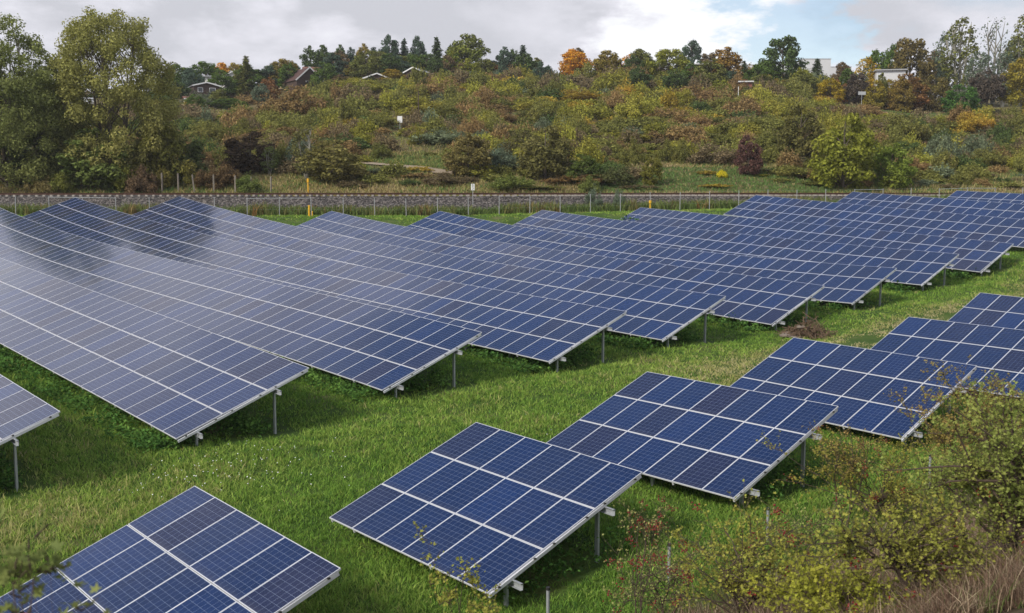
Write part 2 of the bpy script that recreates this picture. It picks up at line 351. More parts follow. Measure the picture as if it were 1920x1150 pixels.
# ------------------------------------------------------------------ solar tables
MW, MH, PU, PV = 1.004, 1.648, 1.01, 1.67
def module_mesh():
    x, y, t = MW/2-.010, MH/2-.010, .006
    V = [[-x,-y,0],[x,-y,0],[x,y,0],[-x,y,0],[-x,-y,-t],[x,-y,-t],[x,y,-t],[-x,y,-t]]
    Fq = [[0,1,2,3],[7,6,5,4],[4,5,1,0],[5,6,2,1],[6,7,3,2],[7,4,0,3]]
    uv = np.zeros((24, 2)); m = .06; uv[:4] = [[-m,-m],[6+m,-m],[6+m,10+m],[-m,10+m]]
    return np.array(V), np.array(Fq), uv, np.array([0,1,1,1,1,1])
def frame_arrays():
    b = MB(); w, h = .0155, .04; z = .002-h/2
    b.box((0, MH/2-w/2-.0, z), (MW, w, h)); b.box((0, -MH/2+w/2, z), (MW, w, h))
    b.box((MW/2-w/2, 0, z), (w, MH-2*w-.001, h)); b.box((-MW/2+w/2, 0, z), (w, MH-2*w-.001, h))
    return np.concatenate(b.v), np.concatenate(b.f4)
mV, mF, mUV, mMI = module_mesh(); fV, fF = frame_arrays()
ME_MOD = mesh_np('solar_module', mV, mF, False, mUV, None, mMI); ME_MOD.materials.append(M_CELL); ME_MOD.materials.append(M_BACK)
ME_FRM = mesh_np('module_frame', fV, fF); ME_FRM.materials.append(M_ALU)
def c_profile():
    w, d, t = .10, .06, .006; b = MB()          # open steel C section, one metre long, hung from its top
    b.box((0, -d/2+t/2, -.5), (w, t, 1)); b.box((-w/2+t/2, .002, -.5), (t, d-t, 1)); b.box((w/2-t/2, .002, -.5), (t, d-t, 1))
    return b.mesh('post')
ME_POST = c_profile(); ME_POST.materials.append(M_GALV)
ME_CLAMP = MB().box((0, 0, 0), (.045, .05, .03)).mesh('end_clamp'); ME_CLAMP.materials.append(M_CLAMP)
CAMP = Vector((0, 0, 0))
def solar_table(c, uT, ztop, n, label, group):
    """c: offset across the rows; uT: right end; ztop(u): height of the upper edge; n modules long"""
    vh = Vector((-NX[0], -NX[1], 0))
    def top(s): u = uT-s; p = UX*u + NX*c; return Vector((p[0], p[1], float(ztop(np.array([u]))[0])))
    T0 = top(0); mid = T0 + vh*2.35; root = empty('solar_table', (mid.x, mid.y, hz(mid.x, mid.y))); tag(root, label, 'solar table', group)
    inv = Matrix.Translation(root.location).inverted()
    cells = []
    for i in range(n):
        a, b_ = top(i*PU), top((i+1)*PU); X = (a-b_).normalized(); Y = (-(vh*CT)+Vector((0, 0, ST))); Y = (Y - X*Y.dot(X)).normalized(); Z = X.cross(Y)
        for r in range(3):
            o = (a+b_)/2 - Y*(r+.5)*PV
            j = Matrix.Rotation(random.gauss(0, .0022), 4, 'X') @ Matrix.Rotation(random.gauss(0, .0022), 4, 'Y')
            M = Matrix.Translation(o) @ Matrix((X, Y, Z)).transposed().to_4x4() @ j
            cells.append(((o-CAMP).length, M))
    cells.sort(key=lambda q: q[0])
    for _, M in cells[:100]:
        m = link('solar_module', ME_MOD, None, root, inv @ M); link('module_frame', ME_FRM, None, m)
    rest = cells[100:]
    if rest:
        def merged(V, Fq, base):
            Vs, Fs = [], []
            for q, (_, M) in enumerate(rest):
                A = np.array(inv @ M); Vs.append(V @ A[:3, :3].T + A[:3, 3]); Fs.append(Fq+q*len(V))
            return np.concatenate(Vs), np.concatenate(Fs)
        V, Fq = merged(mV, mF, 0); me = mesh_np('solar_modules', V, Fq, False, np.tile(mUV, (len(rest), 1)), None, np.tile(mMI, len(rest)))
        me.materials.append(M_CELL); me.materials.append(M_BACK); m = link('solar_module', me, None, root); m['kind'] = 'stuff'
        V, Fq = merged(fV, fF, 0); me = mesh_np('module_frames', V, Fq); me.materials.append(M_ALU); f = link('module_frame', me, None, m); f['kind'] = 'stuff'
    # understructure
    L_ = n*PU
    def on(s, v, dz): # point under the table plane: v metres down the slope
        p = top(min(max(s, 0), L_)); e = 0
        if s < 0: e = s
        if s > L_: e = s-L_
        sl = (top(0)-top(.5)).normalized()
        p = p - sl*e; return p + vh*CT*v - Vector((0, 0, ST*v)) + Vector((0, 0, dz))
    stations = sorted(set([.03] + [min(L_-.03, x) for x in np.arange(1.01*2, L_, 1.01*3)] + [L_-.03]))
    for s in stations:
        b = MB(); a, e = on(s, .05, -.082), on(s, 4.97, -.082); b.bar(a - root.location, e - root.location, .05, .075); b.build('rafter', M_ALU, root)
    for v in (1.3, 4.25):
        b = MB(); ss = [-.27] + list(np.arange(.5, L_, 2.0)) + [L_+.2]; pts = [on(s, v, -.205) - root.location for s in ss]
        for a, e in zip(pts[:-1], pts[1:]):
            b.bar(a, e + (e-a).normalized()*.002, .012, .14); dv = Vector((0, 0, .07)); o2 = vh*.03
            b.bar(a+dv+o2, e+dv+o2, .06, .012); b.bar(a-dv+o2, e-dv+o2, .06, .012)
        b.build('purlin', M_GALV, root)
        for s in list(np.arange(.35, L_-.3, 3.03))+[L_-.4]:
            p = on(s, v, -.13); g = hz(p.x, p.y); h = p.z-g+.25
            o = link('post', ME_POST, None, root, inv @ Matrix.Translation(p - vh*.075) @ Matrix.Rotation(math.atan2(UX[1], UX[0]), 4, 'Z') @ Matrix.Diagonal((1, 1, h, 1)))
    for r in range(3):
        for q in (.3, 1.37):
            v = r*PV+q; p = on(-.016, v, -.022)
            link('end_clamp', ME_CLAMP, None, root, inv @ Matrix.Translation(p) @ Matrix.Rotation(math.atan2(UX[1], UX[0]), 4, 'Z'))
    return root
A_LABELS = ['solar table cut off by the left edge, nearest the camera in the long block',
 'long solar table running out of the left edge, its right corner over open grass',
 'very long curved solar table with pale cloud-reflecting modules, right behind the frontmost long table',
 'very long curved solar table whose peaked far corner touches the track bed at the left',
 'long solar table with a dark far corner, fourth of the long rows from the front',
 'long blue solar table ending just right of the two yellow marker posts',
 'long solar table whose lower right corner stands left of the brush heap',
 'long solar table whose lower right corner stands behind the brush heap',
 'long solar table whose right corner is the farthest one still inside the picture',
 'far solar table with a bare strip of grass in front of its left corner',
 'second farthest solar table, its left corner in front of the railway',
 'farthest solar table, only its top rows showing below the upper right fence']
for k, (c, uT, zT, co, n) in enumerate(ROWS):
    solar_table(c, uT, (lambda u, k=k: row_top(k, u)), n, A_LABELS[k], 'long solar tables of the main block')
F_LABELS = ['short solar table cut by the bottom left edge, nearest the camera',
 'short solar table of six columns standing alone in the middle foreground',
 'short solar table of seven columns behind the middle foreground table',
 'short solar table whose lower right corner is touched by a hawthorn',
 'short solar table half hidden by the tall hawthorn at the right edge',
 'farthest short solar table, cut off by the right edge']
for k, (c, uF, zF, sl, n) in FROWS.items():
    uT = uF+n*PU; solar_table(c, uT, (lambda u, z=zF, s=sl, f=uF: z+math.tan(R(s))*(u-f)), n, F_LABELS[k], 'short solar tables of the near block')
# ------------------------------------------------------------------ railway and fences
FX = np.array([.9938, .1113]); FN = np.array([-.1113, .9938]); F0 = np.array([-45.97, 100.08])
def along(t, d):        # t metres along the field fence, d metres beyond it
    p = F0 + FX*t + FN*d; return p
def ballast():
    ts = np.arange(-45, 165, .3); prof = [(4.9,-1.95),(5.3,-1.75),(5.8,-1.30),(6.3,-.90),(6.55,-.68),(6.8,-.62),(8.0,-.61),(9.3,-.62),(9.6,-.70),(10.2,-1.0)]
    rr = np.random.default_rng(3); V = []
    fine = np.linspace(0, len(prof)-1, 46); pd = np.interp(fine, range(len(prof)), [p[0] for p in prof]); pz = np.interp(fine, range(len(prof)), [p[1] for p in prof])
    T, P = np.meshgrid(ts, np.arange(46), indexing='ij'); jd = rr.normal(0, .035, T.shape); jz = rr.normal(0, .035, T.shape)
    D = pd[P]+jd; X = F0[0]+FX[0]*T+FN[0]*D; Y = F0[1]+FX[1]*T+FN[1]*D; Z = pz[P]+jz
    n = 46; i = np.arange(n*(len(ts)-1)).reshape(-1, n)[:, :-1].ravel()
    return mesh_np('ballast', np.stack([X.ravel(), Y.ravel(), Z.ravel()], 1), np.stack([i, i+n, i+n+1, i+1], 1), False)
def ballast_mat():
    m, nt, N, L = new_mat('track_ballast'); out = N('ShaderNodeOutputMaterial'); b = N('ShaderNodeBsdfPrincipled'); L(b.outputs[0], out.inputs[0]); b.inputs['Roughness'].default_value = .9
    g = N('ShaderNodeNewGeometry'); v = N('ShaderNodeTexVoronoi'); v.inputs['Scale'].default_value = 8; L(g.outputs['Position'], v.inputs['Vector'])
    s = N('ShaderNodeSeparateColor'); L(v.outputs['Color'], s.inputs[0]); c = N('ShaderNodeValToRGB'); L(s.outputs[0], c.inputs[0]); e = c.color_ramp.elements
    e[0].color = (.016, .014, .014, 1); e[1].color = (.19, .168, .155, 1); x = e.new(.55); x.color = (.062, .055, .053, 1); L(c.outputs[0], b.inputs['Base Color'])
    return m
tag(link('railway_ballast', ballast(), ballast_mat()), kind='structure')
def railway():
    p = along(60, 8); root = empty('railway_track', (p[0], p[1], -.55)); tag(root, 'single railway track with rusty rails on a grey ballast bed', 'railway track')
    o = Vector(root.location)
    prof = [(-.075,0),(.075,0),(.075,.012),(.02,.03),(.012,.11),(.036,.15),(.036,.20),(-.036,.20),(-.036,.15),(-.012,.11),(-.02,.03),(-.075,.012)]
    for d in (7.25, 8.75):
        a = along(-45, d); M = Matrix.Translation(Vector((a[0], a[1], -.43)) - o) @ Matrix.Rotation(math.atan2(FX[1], FX[0])-math.pi/2, 4, 'Z')
        MB().prism(prof, 0, 210).build('rail', M_RUST, root, M)
    sl = MB().prism([(-.13,0),(.13,0),(.105,.17),(-.105,.17)], -1.3, 1.3).mesh('sleeper'); sl.materials.append(M_CONC)
    rot = Matrix.Rotation(math.atan2(FX[1], FX[0]), 4, 'Z'); ts = [t for t in np.arange(-45, 165, .7)]
    vis = [t for t in ts if 26 < t < 26+70.5][:100]; rest = [t for t in ts if t not in vis]
    for t in vis:
        a = along(t, 8); link('sleeper', sl, None, root, Matrix.Translation(Vector((a[0], a[1], -.585)) - o) @ rot)
    mb = MB(); pr = np.array([[-.13,0],[.13,0],[.105,.17],[-.105,.17]])
    for t in rest:
        a = along(t, 8); V = [(x, y, z) for y in (-1.3, 1.3) for x, z in pr]; V = np.array(V) @ np.array(rot)[:3,:3].T + (np.array([a[0], a[1], -.585])-np.array(o))
        mb.add(V, [[0,1,5,4],[1,2,6,5],[2,3,7,6],[3,0,4,7],[3,2,1,0],[4,5,6,7]])
    q = mb.build('sleeper', M_CONC, root); q['kind'] = 'stuff'
railway()
def field_fence():
    root = empty('field_fence', (F0[0], F0[1], hz(*F0))); tag(root, 'thin grey metal post and wire fence between solar field and railway', 'fence')
    o = Vector(root.location); me = MB().tube([(0,0,-.4),(0,0,1)], .033, 6).mesh('post'); me.materials.append(M_POST); pts = []
    rr = random.Random(4)
    for i in range(-3, 36):
        p = F0 + FX*i*3.0; z = hz(*p); zt = np.interp(p[0], [-60,-46,-8,20,38,52], [-.50,-.53,-.74,-.02,.22,.36]) + rr.uniform(-.05, .05)
        link('post', me, None, root, Matrix.Translation(Vector((p[0], p[1], z))-o) @ Matrix.Rotation(rr.uniform(-.02,.02), 4, 'Y') @ Matrix.Diagonal((1, 1, zt-z, 1))); pts.append((p[0], p[1], z, zt))
    for f, r in ((.96, .004), (.66, .003), (.36, .003)):
        b = MB(); b.tube([np.array([x, y, z+(zt-z)*f])-np.array(o) for x, y, z, zt in pts], r, 4); b.build('wire', M_GALV, root)
    for i in (4, 5, 10, 11, 30, 33, 34):     # top rails that brace a few bays
        b = MB(); a, e = pts[i], pts[i+1]; b.tube([np.array([a[0], a[1]-.04, a[3]-.08])-np.array(o), np.array([e[0], e[1]-.04, e[3]-.08])-np.array(o)], .024, 5); b.build('top_rail', M_GALV, root)
field_fence()
def old_posts():
    labs = ['weathered wooden post left of the thin gap in the track-side bushes','weathered wooden post right of the brown bush by the track','leaning weathered wooden post beside the track',
      'weathered wooden post just right of the leaning one','weathered wooden post at the left edge of the reddish bush','weathered wooden post standing among green shrubs','weathered wooden post nearest the yellow marker']
    for px, top, lean, lab in ((308,324,0,1),(338,325,0,0),(364,327,-.1,2),(404,327,0,3),(440,329,.01,4),(474,331,0,5),(511,331,0,6)):
        p = at_d(px+(4 if lean else 0), 13.2); zt = z_at(p[1], top); h = max(1.2, zt-p[2])
        o = empty('fence_post', p); tag(o, labs[lab], 'post', 'old wooden posts beyond the track'); o.rotation_euler = (0, lean, random.random())
        MB().prism([(-.075,-.4),(.075,-.4),(.07,h*.6),(.065,h),(-.06,h-.03),(-.07,h*.5)], -.06, .06).build('stake', M_WOOD, o)
        MB().box((0,0,h*.8), (.16,.14,.012)).build('wire_staple', M_GALV, o)
old_posts()
def near_post(px, pt, y, lab):
    x = (px-960)/F_PX*y*1.0; z = hz(x, y); zt = z_at(y, pt); o = empty('fence_post', (x, y, z)); tag(o, lab, 'post', 'galvanised tube posts at the foot of the bank')
    MB().tube([(0,0,-.3),(0,0,zt-z-.06)], .035, 10).build('tube', M_GALV, o, smooth=True); MB().tube([(0,0,zt-z-.06),(0,0,zt-z)], .041, 10).build('cap', M_BLACK, o)
near_post(1030, 1101, 20.3, 'galvanised tube post with black cap at the bottom edge, below the middle table')
near_post(1264, 1019, 22.6, 'galvanised tube post almost swallowed by the yellowing hawthorn')
near_post(1453, 952, 25.0, 'galvanised tube post with black cap right of the short table corner')
near_post(1761, 852, 28.6, 'short galvanised tube post with black cap in front of the tall hawthorn')
def marker(px, top, p, lab, r=.07, hood=True):
    z = p[2]; zt = z_at(p[1], top); h = zt-z; o = empty('marker_post', p); tag(o, lab, 'marker post', 'yellow pipeline marker posts')
    MB().tube([(0,0,-.3),(0,0,h*(.75 if hood else 1))], r*.75, 8).build('pole', M_YEL, o)
    if hood: MB().tube([(0,0,h*.75),(0,0,h*.98),(0,0,h)], [r*1.5, r*1.5, r*.8], 8).build('hood', M_YEL, o)
    else: MB().tube([(0,0,h),(0,0,h+.05)], [r*.9, r*.5], 8).build('cap', M_YEL, o)
marker(580, 335, at_d(580, 12.5), 'yellow marker post with a broad hood just beyond the track', .085)
marker(581, 386, at_d(581, -1.0), 'tall square-headed yellow marker post before the wire fence', .12, False)
marker(587, 397, at_d(587, -.6), 'short yellow marker post close beside the taller one', .07, False)
marker(1131, 292, ground(1131, 312, 12), 'yellow hooded marker post in dry grass on the slope', .10)
marker(1218, 376, at_d(1218, -.7), 'yellow hooded marker post at the fence behind the centre tables', .085)
marker(1350, 183, ground(1350, 199, 40), 'yellow marker post below the rusty tree on the upper slope', .14, False)
marker(1402, 180, ground(1402, 192, 40), 'yellow marker post right of the thin white pole', .12, False)
# signs and poles
def text(body, size, mat, parent, M, name='lettering', ext=.004):
    cu = bpy.data.curves.new(name, 'FONT'); cu.body = body; cu.size = size; cu.align_x = 'CENTER'; cu.align_y = 'CENTER'; cu.extrude = ext
    me_o = bpy.data.objects.new('tmp', cu); COL.objects.link(me_o); dg = bpy.context.evaluated_depsgraph_get(); dg.update()
    me = bpy.data.meshes.new_from_object(me_o.evaluated_get(dg)); bpy.data.objects.remove(me_o); me.materials.clear(); return link(name, me, mat, parent, M)
def hecto():
    p = at_d(887, 5.6); y = p[1]; s = y/F_PX; zt = z_at(y, 345); zb = z_at(y, 357); o = empty('track_sign', (p[0], y, p[2])); tag(o, 'small white kilometre board with digits 0 over 3 on a thin post', 'sign')
    MB().tube([(0,0,-.3),(0,0,zt-p[2]-.1)], .03, 6).build('post', M_GALV, o)
    w = 6.6*s; h = zt-zb; c = (zt+zb)/2-p[2]; MB().box((0,-.05,c), (w,.02,h)).build('board', M_WHITE, o)
    for t, dz in (('0', h*.23), ('3', -h*.23)): text(t, h*.56, M_BLACK, o, Matrix.Translation((0,-.066,c+dz)) @ Matrix.Rotation(math.pi/2, 4, 'X'))
hecto()
def board_sign(px, base, top, bw, bh, d, lab, mat, name='sign_board'):
    p = ground(px, base, d); y = p[1]; s = y/F_PX; h = z_at(y, top)-p[2]; o = empty(name, p); tag(o, lab, 'sign')
    MB().tube([(0,0,-.4),(0,0,h)], .05, 6).build('pole', M_GALV, o); MB().box((0,-.08,h-bh*s/2), (bw*s,.03,bh*s)).build('board', mat, o)
M_GREYB = simple('grey_board', (.36, .38, .40), .6)
board_sign(1615, 204, 172, 14, 6, 60, 'grey rectangular sign on a pole at the edge of the grass terrace', M_GREYB)
board_sign(750, 246, 218, 9, 12, 30, 'white notice board standing among bushes on the middle slope', M_WHITE)
def pole(px, base, top, d, r, mat, lab, name='pole'):
    p = ground(px, base, d); h = z_at(p[1], top)-p[2]; o = empty(name, p); tag(o, lab, 'pole')
    MB().tube([(0,0,-.4),(0,0,h)], r, 6).build('shaft', mat, o); MB().tube([(0,0,h),(0,0,h+.12)], r*1.4, 6).build('cap', mat, o)
pole(1384, 196, 164, 60, .06, M_WHITE, 'thin white pole in front of the small brick hut')
pole(1429, 184, 165, 60, .06, M_GALV, 'grey forked pole among the upper bushes', 'pole')
pole(785, 238, 172, 50, .09, M_TWIG, 'dark bare wooden pole in the brown scrub below the cabins')
pole(628, 160, 116, 140, .09, M_WHITE, 'white lamp pole beside the red-roofed house')

# ------------------------------------------------------------------ houses on the hill
M_ROOFB = simple('brown_roof', (.085, .045, .04), .85, 0, .2, 3); M_ROOFR = simple('red_tile_roof', (.20, .085, .06), .85, 0, .25, 3); M_ROOFG = simple('grey_roof', (.34, .35, .37), .8, 0, .12, 2)
M_WALLW = simple('white_render', (.68, .67, .64), .85, 0, .08, 1); M_WALLB = simple('brown_boards', (.062, .040, .032), .85, 0, .25, 4); M_WALLC = simple('cream_render', (.55, .46, .30), .85, 0, .1, 1)
M_GLASS = simple('dark_window', (.04, .045, .05), .15, 0, .1, 2, 0, .6); M_METAL = simple('pale_sheet_cladding', (.60, .61, .63), .6, .1, .05, .5); M_BLUE = simple('blue_fascia', (.10, .22, .42), .6); M_BRICK = simple('brick', (.26, .11, .08), .9, 0, .25, 3)
def house(px, w, ptop, pbase, d, dep, roof, wall, roofm, lab, rz=0.0, gable='front', rh=.45, cat='house', trim=M_WHITE, wins=((-.25,.5,.22,.34),(.25,.5,.22,.34)), door=None, eave=.35, name='house', dark=False):
    """px: image column of the middle; w: width in image pixels; ptop/pbase: image rows of ridge and wall foot"""
    p = at_d(px, d); y = p[1]; s = y/F_PX; W = w*s; zt = z_at(y, ptop); zb = z_at(y, pbase); Ht = zt-zb; o = empty(name, (p[0], y, zb), rz+math.atan2(-p[0], y)*.6); tag(o, lab, cat)
    rise = Ht*rh if roof == 'gable' else .25; hw = Ht-rise; D = dep
    b = MB(); b.box((0, 0, hw/2-1.5), (W, D, hw+3))
    if roof == 'gable':
        if gable == 'front': b.poly.append(np.array([[0,1,2]])+b.n); b.poly.append(np.array([[5,4,3]])+b.n); b.v.append(np.array([[-W/2,-D/2,hw],[W/2,-D/2,hw],[0,-D/2,Ht-.05],[-W/2,D/2,hw],[W/2,D/2,hw],[0,D/2,Ht-.05]])); b.n += 6
        else: b.poly.append(np.array([[0,1,2]])+b.n); b.poly.append(np.array([[5,4,3]])+b.n); b.v.append(np.array([[-W/2,D/2,hw],[-W/2,-D/2,hw],[-W/2,0,Ht-.05],[W/2,D/2,hw],[W/2,-D/2,hw],[W/2,0,Ht-.05]])); b.n += 6
    b.build('wall', wall, o)
    r = MB(); t = .12
    if roof == 'gable':
        span = (W if gable == 'front' else D)/2; k = rise/span; ov = eave
        for sg in (-1, 1):
            if gable == 'front': r.bar((sg*(span+ov)*.5, -D/2-ov, (hw-ov*k+Ht)/2+.05), (sg*(span+ov)*.5, D/2+ov, (hw-ov*k+Ht)/2+.05), math.hypot(span+ov, rise+ov*k), t, (sg*k, 0, 1) )
            else: r.bar((-W/2-ov, sg*(span+ov)*.5, (hw-ov*k+Ht)/2+.05), (W/2+ov, sg*(span+ov)*.5, (hw-ov*k+Ht)/2+.05), math.hypot(span+ov, rise+ov*k), t, (0, sg*k, 1))
    else: r.box((0, -.2, hw+.12), (W+2*eave, D+2*eave, .24))
    rf = r.build('roof', roofm, o)
    f = MB()
    if roof == 'gable' and gable == 'front':
        for sg in (-1, 1): f.bar((sg*(W/2+eave), -D/2-eave-.03, hw-eave*rise/(W/2)+.02), (0, -D/2-eave-.03, Ht+.06), .06, .26, (0, 0, 1))
    else: f.box((0, -D/2-eave-.05, hw+(.12 if roof != 'gable' else -.03-eave*rise/(D/2))), (W+2*eave+.02, .06, .22))
    f.build('fascia', trim, o)
    for wx, wz, ww, wh in wins:
        fr = MB().box((wx*W, -D/2-.04, wz*hw), (ww*W, .08, wh*hw)).build('window', M_WHITE, o)
        MB().box((wx*W, -D/2-.09, wz*hw), (ww*W*.84, .03, wh*hw*.84)).build('pane', M_GLASS, fr)
    if door:
        MB().box((door*W, -D/2-.04, .42*hw), (.16*W, .08, .84*hw)).build('door', M_WALLB, o)
    return o
house(575, 50, 130, 158, 158, 8, 'gable', M_WALLB, M_ROOFB, 'A-frame chalet with a steep dark brown roof and white edges', .45, 'front', .82, wins=((0,.4,.3,.5),), eave=.3)
house(600, 46, 127, 150, 172, 9, 'gable', M_WALLW, M_ROOFR, 'white house with a low red tiled roof behind the A-frame chalet', .15, 'side', .45, wins=((.25,.5,.14,.4),(-.1,.5,.14,.4)))
house(391, 46, 158, 178, 150, 7, 'gable', M_WALLB, M_ROOFG, 'brown bungalow with a grey shallow gable roof and white-framed windows', .3, 'front', .28, wins=((-.25,.45,.2,.6),(.22,.45,.24,.6)))
house(414, 36, 145, 160, 166, 6, 'flat', M_WALLW, M_ROOFG, 'low white garden house with a flat grey roof above the brown bungalow', wins=((-.2,.5,.3,.5),))
house(446, 18, 137, 150, 174, 5, 'gable', M_WALLW, M_ROOFG, 'tiny gabled shed peeping out between skyline trees', 0, 'front', .5, wins=((0,.5,.3,.4),), cat='shed', name='shed')
house(541, 26, 130, 147, 178, 7, 'gable', M_WALLC, M_ROOFG, 'grey-roofed house left of the A-frame chalet', .1, 'side', .5, wins=((.2,.5,.16,.5),))
house(369, 28, 182, 195, 135, 6, 'gable', M_WALLW, M_ROOFR, 'white garden cottage with a reddish roof right of the tall poplar', .2, 'side', .4, wins=((-.2,.5,.2,.5),))
house(366, 34, 205, 226, 122, 6, 'flat', M_WALLW, M_ROOFB, 'low whitewashed garden hut, lowest one right of the tall poplar', wins=((.15,.5,.24,.6),), cat='hut', name='garden_hut')
house(709, 58, 142, 160, 150, 8, 'gable', M_WALLB, M_ROOFG, 'brown cabin with a wide low white-edged gable behind a dark spruce', .1, 'front', .6, wins=((.1,.5,.12,.4),(-.15,.5,.12,.4)))
house(789, 34, 130, 157, 152, 7, 'gable', M_WALLB, M_ROOFG, 'dark cabin with a white-edged sloping roof in the brown scrub', -.35, 'front', .3, wins=((.1,.2,.5,.2),))
house(1655, 50, 133, 160, 121, 6, 'flat', M_METAL, M_ROOFG, 'white hut with a flat grey roof among the right-hand trees', wins=((-.34,.62,.1,.3),), cat='hut', name='garden_hut')
house(1315, 60, 122, 140, 142, 6, 'flat', M_WALLB, M_METAL, 'open dark carport with a flat pale roof left of the rusty tree', wins=((-.1,.45,.3,.6),), cat='carport', name='carport')
house(1390, 22, 154, 172, 118, 4, 'flat', M_BRICK, M_METAL, 'small red brick hut behind the thin white pole', wins=(), door=.1, cat='hut', name='brick_hut')
house(1815, 26, 131, 150, 128, 5, 'gable', M_WALLW, M_METAL, 'little white gabled shed beside the grey-green willows', 0, 'front', .4, wins=((0,.4,.3,.5),), cat='shed', name='shed')
for px, w, t, b_, d, lab, rm in ((52,14,178,190,130,'white gable glimpsed through the leftmost tall tree',M_ROOFG),(78,40,201,218,124,'pale-roofed garden house glimpsed low through the leftmost tall tree',M_ROOFG),
   (165,42,184,200,128,'garden house with a pale grey roof seen through the big poplar',M_ROOFG),(100,34,186,206,140,'reddish garden house seen between the two big trees',M_ROOFR),(20,36,228,246,112,'white garden hut low at the left edge behind leaves',M_ROOFB)):
    house(px, w, t, b_, d, 6, 'gable', M_WALLW, rm, lab, .1, 'side', .45, wins=((.2,.5,.2,.5),))
def hall(px, w, t, b_, d, lab, strip):
    p = at_d(px, d); y = p[1]; s = y/F_PX; zb = z_at(y, b_)-6; zt = z_at(y, t); o = empty('industrial_hall', (p[0], y, zb)); tag(o, lab, 'hall')
    MB().box((0, 6, (zt-zb)/2), (w*s, 12, zt-zb)).build('wall', M_METAL, o); MB().box((0, 6, zt-zb+.1), (w*s+.3, 12.3, .2)).build('roof', M_ROOFG, o)
    for k in strip: MB().box((0, -.04, k*s), (w*s+.1, .08, 1.6*s)).build('fascia', M_BLUE, o)
hall(1521, 52, 111, 150, 330, 'tall pale windowless hall above the hilltop trees', ())
hall(1405, 46, 122, 150, 331, 'lower pale hall with a blue edge left of the big round tree', (7+6*F_PX/430*0,))
hall(1520, 130, 126, 150, 346, 'long low pale hall with a blue edge spreading behind the tall one', ())
#---PART3---
# ------------------------------------------------------------------ vegetation
def leaf_quads(C, nrm, size, asp=.55, rng=RNG, keel=True):
    """rhombic leaf clusters at C facing nrm"""
    n = len(C); nrm = nrm/np.maximum(np.linalg.norm(nrm, axis=1, keepdims=True), 1e-6)
    r = rng.normal(size=(n, 3)); a = np.cross(nrm, r); a /= np.maximum(np.linalg.norm(a, axis=1, keepdims=True), 1e-6); b = np.cross(nrm, a)
    s = np.broadcast_to(np.asarray(size, float), (n,))[:, None]; k = nrm*s*.25
    V = np.stack([C+a*s, C+b*s*asp+k, C-a*s, C-b*s*asp+k], 1).reshape(-1, 3)
    return V, np.arange(4*n).reshape(n, 4)
def rand_dirs(n, rng=RNG):
    v = rng.normal(size=(n, 3)); return v/np.linalg.norm(v, axis=1, keepdims=True)
def lobes_to_leaves(Cn, Rd, per, size, rng, flat=.8, shell=.55, up=.35):
    C, Nn = [], []
    for c, r in zip(Cn, Rd):
        m = max(8, int(per*(r/np.mean(Rd))**2)); d = rand_dirs(m, rng); rad = r*(shell+(1-shell)*rng.random(m)**.5)*(.75+.5*rng.random(m))
        q = d*rad[:, None]; q[:, 2] *= flat; C.append(c+q); Nn.append(d+rng.normal(size=(m, 3))*.55+np.array([0, 0, up]))
    C = np.concatenate(C); return C, np.concatenate(Nn), size*(.6+.8*rng.random(len(C)))
def shrub_mesh(seed, kind='dome', per=105, size=.050):
    """about 2 units wide and 1.3 high, foot at the origin"""
    r = np.random.default_rng(seed); n = 34; Cn, Rd = [], []
    for i in range(n):
        a = r.random()*6.283; q = math.sqrt(r.random())*.86; hmax = {'dome': 1.1, 'tall': 1.75, 'spread': .72}[kind]*(1-q*q*.75)*(.75+.4*r.random())
        Cn.append((q*math.cos(a), q*math.sin(a), max(.1, hmax*(r.random()**.6)))); Rd.append(.15+.17*r.random())
    C, Nn, s = lobes_to_leaves(np.array(Cn), np.array(Rd), per, size, r)
    # whips sticking out of the outline
    k = 46; a = r.random(k)*6.283; q = np.sqrt(r.random(k))*.9; top = np.stack([q*np.cos(a), q*np.sin(a), ({'dome': 1.2, 'tall': 1.85, 'spread': .8}[kind])*(1-q*q*.7)], 1)
    t = r.random((k, 7)); W = top[:, None]*(.7+.5*t[..., None])+r.normal(size=(k, 7, 3))*.035; W = W.reshape(-1, 3)
    C = np.concatenate([C, W]); Nn = np.concatenate([Nn, rand_dirs(len(W), r)]); s = np.concatenate([s, size*(.5+.6*r.random(len(W)))])
    C[:, 2] = np.abs(C[:, 2]); V, Fq = leaf_quads(C, Nn, s, .6, r); return V, Fq
SHRUBS = {k: [] for k in ('dome', 'tall', 'spread')}
for k, nvar in (('dome', 5), ('tall', 3), ('spread', 3)):
    for i in range(nvar):
        V, Fq = shrub_mesh(100+i*7+len(k), k); me = mesh_np('shrub', V, Fq); me.materials.append(M_LEAF); SHRUBS[k].append(me)
